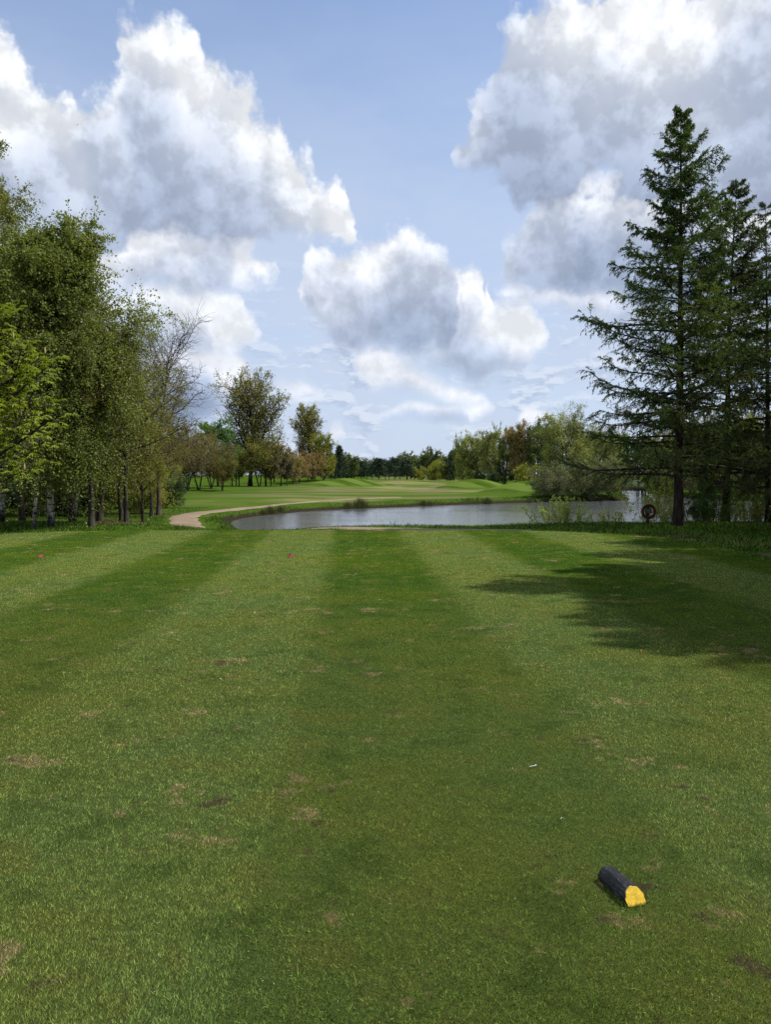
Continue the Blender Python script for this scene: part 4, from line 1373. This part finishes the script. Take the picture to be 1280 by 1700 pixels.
# ---- far tree line
GF = "far tree line across the fairway's end"
pine = T("pine_tree", 655, 370.0, "darkest broad pine in the middle of the far tree line", "tree",
         conifer(75, 9.6, 5.4, 70, 0.60, 6, power=0.42, z0=0.2, irregular=0.3), GF)
farm = T("far_tree", 712, 400.0, "tallest round tree of the far line, left of the dark conifer", "tree",
         deciduous(76, 13.6, 7.6, 0.12, 0.30, 30, 9, 6, 0.55, 6, L_MID, BARK, up=0.08, twigr=0.04), GF)
rr_ = random.Random(5)
used = []
far_spots = [(576, 330, 0.75, 1), (588, 420, 0.75, 1), (600, 400, 0.95, 0), (609, 420, 0.85, 0), (618, 410, 0.80, 0), (629, 380, 1.08, 0), (640, 390, 0.98, 0), (646, 410, 0.95, 0), (664, 400, 1.0, 0),
             (675, 350, 0.9, 0), (676, 420, 0.98, 1), (688, 420, 0.75, 1), (698, 390, 0.72, 0), (724, 430, 0.85, 1), (736, 420, 0.75, 1), (747, 440, 0.75, 1), (570, 440, 0.9, 1),
             (583, 520, 0.9, 1), (605, 560, 0.95, 1), (630, 560, 0.9, 1), (655, 580, 0.95, 1), (684, 560, 1.0, 1), (765, 430, 0.9, 1), (780, 400, 1.0, 1), (556, 420, 0.95, 1), (540, 400, 0.8, 1), (700, 600, 1.1, 1), (740, 560, 1.1, 1)]
words_ = {0: "dark pine", 1: "grey green tree"}
for k, (px, y, s, kind) in enumerate(far_spots):
    pl = "(back row)" if y > 500 else "(front row)"
    if px < 590: side_ = "right of the black green conifer"
    elif px < 625: side_ = "in the far line's left half"
    elif px < 660: side_ = "beside the darkest pine"
    elif px < 700: side_ = "between darkest pine and tallest round tree"
    else: side_ = "right of the tallest round tree"
    dup_tree((pine, farm)[kind], ground_at(px, y), k * 1.1, (s * 1.15, s * 1.15, s * 0.92), "%s %s %s" % (words_[kind], side_, pl), GF)

# ---- right of the fairway
GR = "trees right of the fairway"
con2 = T("conifer", 754, 285.0, "dark bluish conifer at the right end of the far line", "tree", conifer(81, 10.9, 5.2, 110, 0.50, 7, power=0.6, irregular=0.3))
w1 = T("willow_tree", 789, 245.0, "pale yellow green willow behind the mounds", "tree",
       deciduous(82, 12.6, 7.2, 0.05, 0.3, 36, 11, 7, 0.34, 7, L_WILLOW, BARK, up=0.12, twigr=0.025), GR)
w0 = dup_tree(w1, ground_at(768, 260), 2.0, (0.55, 0.55, 1.0), "narrow pale willow against the dark conifer", GR)
d1_ = T("broadleaf_tree", 838, 165.0, "dark green upright tree, tallest left of the coppery one", "tree",
        deciduous(83, 11.4, 3.6, 0.06, 0.22, 34, 10, 8, 0.22, 7, L_MID, BARK, shape='column', up=0.15, twigr=0.018), GR)
d2_ = T("broadleaf_tree", 872, 140.0, "coppery budding tree among the dark green ones", "tree",
        deciduous(84, 10.2, 3.8, 0.06, 0.22, 34, 10, 8, 0.20, 6, L_ORANGE, BARK, shape='column', up=0.12, twigr=0.018), GR)
dup_tree(d1_, ground_at(893, 138.0), 2.2, (0.95, 0.95, 0.93), "dark green tree right of the coppery one", GR)
fr2 = dup_tree(fr, ground_at(915, 165.0), 1.2, (0.85, 0.85, 1.02), "bright green topped tree behind the pale willow", GR)
dup_tree(w1, ground_at(818, 200.0), 3.3, (0.6, 0.6, 0.95), "pale willow left of the dark upright tree", GR)
dup_tree(d1_, ground_at(858, 190.0), 5.3, (1.1, 1.1, 1.05), "dark tree behind the coppery one", GR)
w2 = T("willow_tree", 945, 106.0, "large pale willow overhanging the pond's far corner", "tree",
       deciduous(85, 9.4, 4.9, 0.03, 0.22, 38, 11, 8, 0.15, 8, L_WILLOW, BARK, up=0.05, grav3=-0.25, twigr=0.012), GR)
dup_tree(w2, ground_at(990, 124.0), 1.7, (1.0, 1.0, 0.92), "pale willow left of the footbridge", GR)
dup_tree(w2, ground_at(1000, 99.0), 3.9, (0.55, 0.55, 0.72), "small pale willow leaning over the inlet", GR)
dup_tree(w2, ground_at(1100, 110.0), 5.2, (0.7, 0.7, 0.7), "pale willow on the inlet's right bank behind the lifebuoy", GR)
dup_tree(w2, ground_at(1120, 135.0), 4.3, (1.25, 1.25, 1.15), "pale willow seen behind the tallest larch trunk", GR)
dup_tree(w2, ground_at(1200, 112.0), 2.6, (1.2, 1.2, 1.0), "pale willow seen between the larch trunks", GR)
dup_tree(w2, ground_at(1290, 105.0), 0.9, (1.2, 1.2, 1.05), "pale willow across the pond at the right edge", GR)
for k, (px, y, s, src, lab) in enumerate([(1060, 190, 1.1, d1_, "dark tree behind the footbridge"), (1030, 200, 1.0, fr, "bright green tree far behind the footbridge"), (1095, 175, 1.0, d1_, "dark tree right of the footbridge"), (1150, 165, 1.0, d1_, "dark tree behind the second larch"),
                                      (1175, 150, 1.0, e1, "brown budding tree across the pond between the larches"), (1245, 140, 1.15, d1_, "dark tree across the pond left of the sparse larch"), (1320, 135, 1.1, d1_, "dark tree across the pond outside the right edge"),
                                      (965, 175, 1.0, d1_, "dark tree behind the large pale willow"), (1220, 175, 1.2, e2, "olive tree far across the pond")]):
    dup_tree(src, ground_at(px, y), k * 1.7, s, lab, GR)
GS = "shrubs along the pond's right bank"
s1 = T("shrub", 908, 85.4, "grey brown twiggy shrub where the mown bank meets the wood", "bush",
       deciduous(91, 3.2, 2.3, 0.02, 0.05, 28, 9, 7, 0.10, 5, L_GREYISH, TWIG, trunk_top=0.7, stems=4, up=0.05, twigr=0.012), GS)
s2 = T("shrub", 868, 112.0, "yellow green shrub at the foot of the coppery tree", "bush",
       deciduous(92, 3.6, 1.7, 0.02, 0.05, 24, 8, 7, 0.14, 7, L_YELLOW, BARK, trunk_top=0.7, stems=3, up=0.1, twigr=0.012), GS)
for k, (px, y, s, src, lab) in enumerate([(930, 86.2, 1.1, s1, "grey twiggy shrub under the large pale willow"), (958, 87.2, 1.25, s1, "grey twiggy shrub hanging over the water"), (985, 88.2, 1.2, s1, "small grey shrub left of the inlet"), (1012, 89.5, 1.3, s1, "twiggy shrub at the inlet's left corner"),
                                      (1110, 112, 1.5, s1, "grey shrub right of the footbridge at the water"), (1150, 102, 1.5, s1, "grey shrub across the pond behind the tallest larch"), (1180, 97, 1.6, ud, "dark bush across the pond between the larches"), (1240, 90.5, 1.4, s1, "grey shrub across the pond near the sparse larch"),
                                      (1275, 88, 1.6, ud, "dark bush across the pond at the right edge"), (1100, 125, 1.5, ud, "dark bush at the inlet's right shore"), (1210, 94, 1.3, s2, "yellow shrub across the pond behind the second larch"), (822, 180, 1.3, ud, "dark round bush at the foot of the upright tree"),
                                      (795, 200, 1.1, ud, "dark bush under the pale willow"), (725, 300, 2.2, s2, "pale green bush left of the dark conifer"), (700, 320, 1.6, s2, "pale green bush below the tallest round tree"), (742, 290, 2.0, s2, "pale bush touching the dark conifer")]):
    dup_tree(src, ground_at(px, y), k * 1.1, s, lab, GS)

# ---- saplings on the near bank
GN = "saplings on the near bank of the pond"


def sapling(seed, Ht, n, spread, leaf, lm, per=5, twigs=14):
    """a bush of upright whippy shoots with pale young leaves"""
    rs = np.random.RandomState(seed)
    st = np.column_stack([rs.normal(0, spread * 0.35, n), rs.normal(0, spread * 0.35, n), np.full(n, -0.05)])
    d = unit(np.column_stack([st[:, 0] * 0.6 + rs.normal(0, 0.12, n), st[:, 1] * 0.6 + rs.normal(0, 0.12, n), np.ones(n)]))
    P, R = grow(rs, st, d, Ht * rs.uniform(0.55, 1.05, n), np.full(n, 0.007), 6, 0.06, 0.03)
    s2_, a2_, p2_, _, t2 = children(rs, P, R, twigs, 0.15, 1.0)
    P2, R2 = grow(rs, s2_, side_dirs(rs, a2_, 0.75, 0.2), Ht * 0.22 * (1.2 - 0.8 * t2) * rs.uniform(0.5, 1.2, len(t2)), np.full(len(t2), 0.0025), 3, 0.12, 0.08)
    lp, _, _, _, _ = children(rs, P2, R2, per, 0.1, 1.0)
    lp = lp + rs.normal(0, 0.02, lp.shape)
    return (None, tubes([(P, R, 4), (P2, R2, 3)], BARK_GREY, "branches"),
            leaf_mesh(rs, lp, leaf, lm, "crown", 0.6, 0.3, rnd=clump_rnd(rs, lp, 2.0, 0.4)))


n1_ = T("sapling", 925, 31.3, "yellow green sapling bush at the left end of the bank shrubs", "bush", sapling(101, 1.25, 30, 1.1, 0.075, L_PALE, 6), GN)
n2_ = T("sapling", 1080, 32.0, "tall pale sapling with fresh leaves behind the lifebuoy", "bush", sapling(102, 2.35, 11, 0.7, 0.095, L_PALE, 6, 18), GN)
n3_ = T("sapling", 1000, 31.6, "low whippy shoots between the first bush and the lifebuoy", "bush", sapling(103, 0.75, 12, 1.6, 0.062, L_PALE, 4, 10), GN)
n4_ = T("sapling", 1175, 31.5, "dense fresh green bush between the two larch trunks", "bush", sapling(104, 1.45, 40, 1.1, 0.075, L_FRESH, 6), GN)
for k, (px, y, s, src, lab) in enumerate([(960, 31.8, 0.95, n3_, "low shoots right of the yellow green sapling bush"), (1035, 31.7, 1.0, n3_, "low shoots left of the lifebuoy post"), (1062, 32.3, 1.1, n3_, "low shoots close behind the lifebuoy"), (1100, 31.8, 1.05, n3_, "low shoots left of the tallest larch trunk"),
                                      (1143, 31.8, 1.0, n3_, "low shoots right of the tallest larch trunk"), (1230, 32.6, 1.1, n3_, "low shoots right of the second larch trunk"), (1258, 32.0, 0.85, n1_, "sapling bush left of the sparse larch"), (1300, 32.5, 1.1, n1_, "sapling bush at the right edge"),
                                      (1108, 33.4, 0.75, n2_, "shorter tall sapling against the tallest larch"), (1240, 34.0, 0.9, n2_, "tall sapling between second and sparse larch"), (1190, 32.5, 0.8, n1_, "pale bush behind the dense fresh green bush"), (895, 31.9, 0.6, n3_, "last low shoots left of the yellow green sapling bush")]):
    dup_tree(src, ground_at(px, y), k * 1.9, s, lab, GN)


# ------------------------------------------------------------------ small things
import bmesh


def plain(name, col, rough=0.6, spec=0.3, nscale=20.0, amt=0.25, bmp=0.2):
    m, g, out = new_mat(name)
    tc = g.n('ShaderNodeTexCoord').outputs['Object']
    n = g.noise(tc, nscale, 4.0, 0.6)
    c = g.mix(g.smooth(n, 0.35, 0.7, 0.0, amt * 2), col, tuple(v * 0.55 for v in col))
    g.link(principled(g, c, rough, spec, bump(g, n, bmp, 0.01)), out.inputs[0])
    return m


def bm_obj(name, bm, mat, parent=None, smooth=False):
    bmesh.ops.recalc_face_normals(bm, faces=bm.faces)
    me = bpy.data.meshes.new(name)
    bm.to_mesh(me)
    bm.free()
    if smooth:
        for p in me.polygons:
            p.use_smooth = True
    me.materials.append(mat)
    return add_obj(name, me, parent)


def box(bm, c, s, bev=0.0):
    r = bmesh.ops.create_cube(bm, size=1.0)
    for v in r['verts']:
        v.co = Vector((v.co.x * s[0] + c[0], v.co.y * s[1] + c[1], v.co.z * s[2] + c[2]))
    if bev:
        ed = list({e for v in r['verts'] for e in v.link_edges})
        bmesh.ops.bevel(bm, geom=ed, offset=bev, segments=2, affect='EDGES')


# black painted bark with long furrows
mat_blackbark, g, out = new_mat("black_painted_bark")
tc = g.n('ShaderNodeTexCoord').outputs['Object']
nb_ = g.noise(g.vmath('MULTIPLY', tc, (0.28, 1.0, 1.0)), 60.0, 4.0, 0.65)
cb = g.mix(g.smooth(nb_, 0.5, 0.75), (0.006, 0.006, 0.007), (0.085, 0.082, 0.085))
g.link(principled(g, cb, 0.5, 0.45, bump(g, nb_, 1.0, 0.012)), out.inputs[0])
mat_yellow = plain("yellow_paint", (0.72, 0.47, 0.035), 0.6, 0.3, 55.0, 0.22, 0.5)
mat_red = plain("red_paint", (0.36, 0.085, 0.05), 0.55, 0.3, 40.0, 0.15)


def half_log(name, loc, rz, L, r, face_mat, label, group, lift=0.45, slant=0.35, seed=1):
    """split log lying bark side up, its near end sawn on a slant and painted"""
    rs_ = np.random.RandomState(seed)
    o = empty(name, loc, rz)
    tag(o, label, "tee marker", group)
    bm = bmesh.new()
    ns, nr = 26, 22
    rings = []
    prof = [r * (1 + 0.022 * rs_.normal()) for _ in range(nr)]
    for i in range(ns + 1):
        t = i / ns
        ring = []
        for j in range(nr):
            a = -0.42 + (math.pi + 0.84) * j / (nr - 1)
            rad = prof[j] * (1 + 0.03 * math.sin(9 * a + 5 * t) + (0.02 * rs_.normal() if 0 < i < ns - 1 else 0)) * (0.94 + 0.06 * math.sin(math.pi * t))
            y, z = rad * math.cos(a), r * lift + rad * math.sin(a)
            x = -L / 2 + L * t
            if t > 0.5:
                x -= slant * max(0.0, z) * (t - 0.5) * 2
            else:
                x += 0.10 * max(0.0, z) * (0.5 - t) * 2
            ring.append(bm.verts.new((x, y, max(z, 0.0))))
        rings.append(ring)
    for a, b in zip(rings[:-1], rings[1:]):
        for j in range(nr - 1):
            bm.faces.new((a[j], a[j + 1], b[j + 1], b[j]))
        bm.faces.new((a[-1], a[0], b[0], b[-1]))
    bm.faces.new(list(reversed(rings[0])))
    end = [v.co.copy() for v in rings[-1]]
    bm.faces.new(rings[-1])
    bm_obj("bark", bm, mat_blackbark, o, True)
    bm = bmesh.new()
    cen = sum(end, Vector()) / len(end)
    f0 = [bm.verts.new(cen + (p - cen) * 0.985 + Vector((0.004, 0, 0))) for p in end]
    f1 = [bm.verts.new(cen + (p - cen) * 0.985 - Vector((0.01, 0, 0))) for p in end]
    bm.faces.new(f0)
    for j in range(len(f0)):
        k = (j + 1) % len(f0)
        bm.faces.new((f0[j], f0[k], f1[k], f1[j]))
    bm_obj("painted_end", bm, face_mat, o)
    return o


def on_ground(px, py):
    """where the ray through a photo pixel meets the level tee"""
    lo, hi = 1.5, 60.0
    for _ in range(50):
        m = (lo + hi) / 2
        p = at(px, py, m)
        if p.z > hz(p.x, m): lo = m
        else: hi = m
    p = at(px, py, lo)
    return Vector((p.x, p.y, hz(p.x, p.y)))


p0, p1 = on_ground(1012, 1464), on_ground(1052, 1499)
mid = (p0 + p1) / 2
ang = math.atan2(p1.y - p0.y, p1.x - p0.x)
half_log("tee_marker", mid, ang, 0.205, 0.045, mat_yellow, "black log tee marker with a yellow painted end on the near turf", "log tee markers", 0.42, 0.55, 3)
GRM = "log tee markers"
q = on_ground(483, 925)
half_log("tee_marker", q, math.radians(-80), 0.18, 0.050, mat_red, "small red ended log tee marker near the middle of the tee", GRM, 0.42, 0.4, 5)
q = on_ground(68, 925)
half_log("tee_marker", q, math.radians(-70), 0.16, 0.048, mat_red, "small red ended log tee marker at the left side of the tee", GRM, 0.42, 0.4, 6)

# broken golf pegs left in the turf
mat_white = plain("white_peg", (0.78, 0.77, 0.74), 0.4, 0.4, 60.0, 0.1)
mat_peg_red = plain("orange_peg", (0.75, 0.20, 0.08), 0.45, 0.4, 60.0, 0.1)


def peg(px, py, rz, mat, label, s=1.0):
    p = on_ground(px, py)
    P = np.array([[[-0.027, 0, 0.013], [-0.010, 0, 0.014], [0.014, 0, 0.015], [0.019, 0, 0.0155], [0.024, 0, 0.016]]]) * s
    R = np.array([[0.0010, 0.0022, 0.0024, 0.0055, 0.0062]]) * s
    me = tubes([(P, R, 8)], mat, "golf_peg")
    o = add_obj("golf_peg", me)
    o.location = p
    o.rotation_euler = (0, 0, rz)
    tag(o, label, "golf peg", "broken golf pegs on the turf")


peg(885, 1275, 0.3, mat_white, "white broken peg between the log marker and the tee's middle", 0.85)
peg(1065, 1083, 1.2, mat_peg_red, "orange broken peg at the lower edge of the larch shadow", 1.0)
peg(366, 1129, 2.0, mat_white, "white broken peg left of the tee's middle stripe", 0.6)
peg(932, 1360, 0.9, mat_white, "tiny white broken peg nearest the yellow ended log", 0.35)
peg(630, 997, 0.1, mat_white, "white broken peg on the middle stripe", 0.7)

# ---- lifebuoy on its post
mat_buoy = plain("lifebuoy_orange_red", (0.11, 0.020, 0.014), 0.55, 0.3, 15.0, 0.2)
mat_post = plain("post_dark_wood", (0.045, 0.030, 0.022), 0.85, 0.15, 14.0, 0.4, 0.5)
mat_board = plain("board_green", (0.045, 0.085, 0.040), 0.6, 0.3, 14.0, 0.15)
mat_pale = plain("pale_print", (0.30, 0.36, 0.28), 0.6, 0.3, 14.0, 0.1)
ly_ = 30.0
lp_ = at(1076, 849, ly_)
gz = hz(lp_.x, ly_)
st_ = empty("lifebuoy_post", (lp_.x, ly_, gz))
tag(st_, "short dark post carrying a green notice board at the pond bank", "post")
bm = bmesh.new()
box(bm, (0, 0, (lp_.z - gz + 0.26) / 2 - 0.1), (0.095, 0.095, lp_.z - gz + 0.46), 0.008)
bm_obj("post", bm, mat_post, st_)
bm = bmesh.new()
box(bm, (0.0, -0.066, lp_.z - gz + 0.02), (0.26, 0.025, 0.19), 0.005)
bd = bm_obj("notice_board", bm, mat_board, st_)
bm = bmesh.new()
for k, w in enumerate((0.15, 0.19, 0.12, 0.17)):
    box(bm, (0, -0.081, lp_.z - gz + 0.075 - k * 0.035), (w, 0.003, 0.012))
bm_obj("notice_lines", bm, mat_pale, bd)
bm = bmesh.new()
box(bm, (0, -0.075, lp_.z - gz - 0.12), (0.07, 0.055, 0.16), 0.01)
bm_obj("bracket", bm, mat_post, st_)
ring = empty("lifebuoy", (lp_.x, ly_ - 0.105, lp_.z))
tag(ring, "dark red ring lifebuoy hanging on the short post by the water", "lifebuoy")
bm = bmesh.new()
NS, NT = 40, 12
vs = []
for i in range(NS):
    a = i / NS * math.tau
    row = []
    for j in range(NT):
        b_ = j / NT * math.tau
        rr = 0.235 + 0.056 * math.cos(b_)
        row.append(bm.verts.new((rr * math.cos(a), 0.045 * math.sin(b_), rr * math.sin(a))))
    vs.append(row)
for i in range(NS):
    for j in range(NT):
        bm.faces.new((vs[i][j], vs[(i + 1) % NS][j], vs[(i + 1) % NS][(j + 1) % NT], vs[i][(j + 1) % NT]))
bm_obj("ring", bm, mat_buoy, ring, True)
for k in range(4):
    a = math.pi / 4 + k * math.pi / 2
    bm = bmesh.new()
    vs = []
    for i in range(5):
        aa = a + (i - 2) * 0.05
        vs.append([bm.verts.new(((0.235 + 0.0585 * math.cos(j / NT * math.tau)) * math.cos(aa), 0.0475 * math.sin(j / NT * math.tau), (0.235 + 0.0585 * math.cos(j / NT * math.tau)) * math.sin(aa))) for j in range(NT)])
    for i in range(4):
        for j in range(NT):
            bm.faces.new((vs[i][j], vs[i + 1][j], vs[i + 1][(j + 1) % NT], vs[i][(j + 1) % NT]))
    bm_obj("band", bm, plain("band_red", (0.07, 0.018, 0.014), 0.6) if k == 0 else bpy.data.materials["band_red"], ring, True)
rp = [Vector((0.31 * math.cos(i / 48 * math.tau), -0.01, 0.31 * math.sin(i / 48 * math.tau) - 0.012 * (1 + math.cos(i / 48 * math.tau * 4)))) for i in range(49)]
add_obj("rope", tubes([(np.array([[list(v) for v in rp]]), np.full((1, 49), 0.006), 6)], mat_pale, "rope"), ring)

# ---- footbridge over the inlet
mat_deck = plain("bridge_timber", (0.12, 0.10, 0.085), 0.85, 0.15, 6.0, 0.4, 0.5)
mat_rail = plain("bridge_rail", (0.42, 0.42, 0.40), 0.7, 0.2, 6.0, 0.2)
by = 121.0
bc = Vector(((1046 - 640) / F_PX * by, by, -0.35))
br_ = empty("footbridge", bc, 0.04)
tag(br_, "low dark timber footbridge crossing the inlet between the willows", "bridge")
bm = bmesh.new()
box(bm, (0, 0, 0.0), (11.0, 1.8, 0.28), 0.02)
bm_obj("deck", bm, mat_deck, br_)
bm = bmesh.new()
for sy in (-0.8, 0.8):
    box(bm, (0, sy, -0.32), (11.0, 0.22, 0.34), 0.01)
bm_obj("beam", bm, mat_post, br_)
for sy in (-0.85, 0.85):
    bm = bmesh.new()
    for k in range(8):
        box(bm, (-5.2 + k * 10.4 / 7, sy, 0.62), (0.10, 0.08, 1.0))
    box(bm, (0, sy + 0.09, 1.06), (10.8, 0.08, 0.12))
    box(bm, (0, sy + 0.09, 0.62), (10.8, 0.06, 0.10))
    bm_obj("railing", bm, mat_rail, br_)
for sx in (-2.2, 2.2):
    bm = bmesh.new()
    for sy in (-0.7, 0.7):
        box(bm, (sx, sy, -1.05), (0.25, 0.22, 1.4))
    bm_obj("pier", bm, mat_post, br_)

# ---- heap of old leaves and twigs at the foot of the slender tree
rs = np.random.RandomState(8)
hp = ground_at(182, 31.0)
n = 2600
lx_, ly2 = rs.normal(0, 0.55, n), rs.normal(0, 0.4, n)
hh2 = 0.16 * np.exp(-(lx_ / 0.6) ** 2 - (ly2 / 0.45) ** 2)
pl = np.stack([hp.x + lx_, hp.y + ly2, height(hp.x + lx_, hp.y + ly2) + 0.01 + hh2 * rs.rand(n)], 1)
me = leaf_mesh(rs, pl, 0.075, L_BROWN, "leaf_litter", 0.6, 1.0)
tag(add_obj("leaf_litter", me), "heap of brown fallen leaves between the dark trunks and the slender tree", "leaves", kind='stuff')

# ---- ragged clumps of sedge on the pond's far bank
GC = "sedge clumps on the pond bank"
rs = np.random.RandomState(12)
n = 420
a = rs.uniform(0, math.tau, n)
rr = np.abs(rs.normal(0, 0.28, n))
bx, by_ = rr * np.cos(a), rr * np.sin(a)
hgt = rs.uniform(0.45, 1.0, n) * (1 - 0.5 * np.minimum(rr / 0.7, 1))
wv_ = rs.uniform(0.02, 0.05, n)
t_ = rs.uniform(0, math.tau, n)
V = np.stack([np.stack([bx - np.cos(t_) * wv_ / 2, by_ - np.sin(t_) * wv_ / 2, np.full(n, -0.05)], 1),
              np.stack([bx + np.cos(t_) * wv_ / 2, by_ + np.sin(t_) * wv_ / 2, np.full(n, -0.05)], 1),
              np.stack([bx * 1.7 + rs.normal(0, 0.08, n), by_ * 1.7 + rs.normal(0, 0.08, n), hgt], 1)], 1).reshape(-1, 3)
L_SEDGE = leaf_mat("sedge_blades", [(0.0, (0.045, 0.050, 0.018)), (0.5, (0.085, 0.095, 0.028)), (1.0, (0.14, 0.125, 0.055))], 0.25)
sedge = np_mesh("sedge_clump", V, np.arange(3 * n), np.full(n, 3), L_SEDGE, {'rnd': np.repeat(rs.rand(n), 3)})
spots = [(448, 855, "first dark sedge clump at the left end of the far bank"), (461, 852, "broad sedge clump right of the first one"), (476, 850, "sedge clump left of the pond's widest part"), (603, 840, "largest dark sedge clump, reflected beside the pale ripple"),
         (582, 842, "small sedge clump left of the largest one"), (703, 838, "first of two sedge clumps in the bank's middle"), (714, 838, "second of two sedge clumps in the bank's middle"),
         (812, 836, "low sedge clump before the mown bank"), (876, 834, "sedge clump near the right end of the bank")]
Pc = chaikin(POND, 4)
for k, (px, py, lab) in enumerate(spots):
    # the shore point seen nearest to this column, far side of the pond
    best = None
    for x, y in Pc:
        if 50 < y < 92 and x < 21:
            e = abs((x / y) * F_PX + 640 - px)
            if best is None or e < best[0]:
                best = (e, x, y)
    ov = Vector((best[1] - 8.0, (best[2] - 60.0) * 1.6)).normalized()
    x, y = best[1] + ov.x * 0.55, best[2] + ov.y * 0.55
    o = add_obj("sedge_clump", sedge, None, (x, y, hz(x, y) - 0.02))
    s = {3: 1.1}.get(k, 0.5 + 0.3 * ((k * 37) % 10) / 10)
    o.scale = (s * 1.2, s * 1.2, s)
    o.rotation_euler = (0, 0, k * 2.1)
    tag(o, lab, "sedge", GC)

# ---- a small bird gliding high on the left
bp = at(128, 207, 330.0)
bd_ = empty("bird", bp, 0.6)
tag(bd_, "tiny dark bird gliding in front of the left cloud", "bird")
mat_bird = plain("bird_dark", (0.03, 0.03, 0.035), 0.8, 0.1)
P = np.array([[[-0.22, 0, 0], [-0.12, 0, 0.0], [0, 0, 0], [0.12, 0, 0.01], [0.18, 0, 0.015], [0.23, 0, 0.01]]])
R = np.array([[0.045, 0.02, 0.055, 0.045, 0.032, 0.005]])
add_obj("body", tubes([(P, R, 8)], mat_bird, "body"), bd_)
for s in (-1, 1):
    bm = bmesh.new()
    top = [(0.09, 0.03, 0.02), (0.12, 0.25, 0.09), (0.02, 0.55, 0.05), (-0.06, 0.55, 0.045), (-0.05, 0.25, 0.08), (-0.07, 0.03, 0.015)]
    va = [bm.verts.new((x, y * s, z + 0.006)) for x, y, z in top]
    vb = [bm.verts.new((x, y * s, z - 0.006)) for x, y, z in top]
    bm.faces.new(va); bm.faces.new(vb[::-1])
    for j in range(6):
        bm.faces.new((va[j], vb[j], vb[(j + 1) % 6], va[(j + 1) % 6]))
    bm_obj("wing", bm, mat_bird, bd_)

# turf standing up around the foot of the yellow ended log
rs = np.random.RandomState(77)
n = 1500
t_ = rs.uniform(-0.5, 0.5, n)
sd_ = np.where(rs.rand(n) < 0.5, -1.0, 1.0)
uu = t_ * 0.215
vv = sd_ * (0.040 + np.abs(rs.normal(0, 0.007, n)))
e_ = rs.rand(n) < 0.22
uu = np.where(e_, np.where(rs.rand(n) < 0.5, -0.106, 0.108) + rs.normal(0, 0.004, n), uu)
vv = np.where(e_, rs.uniform(-0.042, 0.042, n), vv)
X = mid.x + uu * math.cos(ang) - vv * math.sin(ang)
Y = mid.y + uu * math.sin(ang) + vv * math.cos(ang)
V = blades(rs, X, Y, rs.uniform(0.008, 0.022, n), rs.uniform(0.0012, 0.0024, n), (0, 0), 0.5)
me = np_mesh("edge_blades", V, np.arange(3 * n), np.full(n, 3), bpy.data.materials["turf_blades"], {'rnd': np.repeat(rs.rand(n), 3)})
tag(add_obj("grass", me), "slightly longer grass growing against the yellow ended log", "grass", kind='stuff')
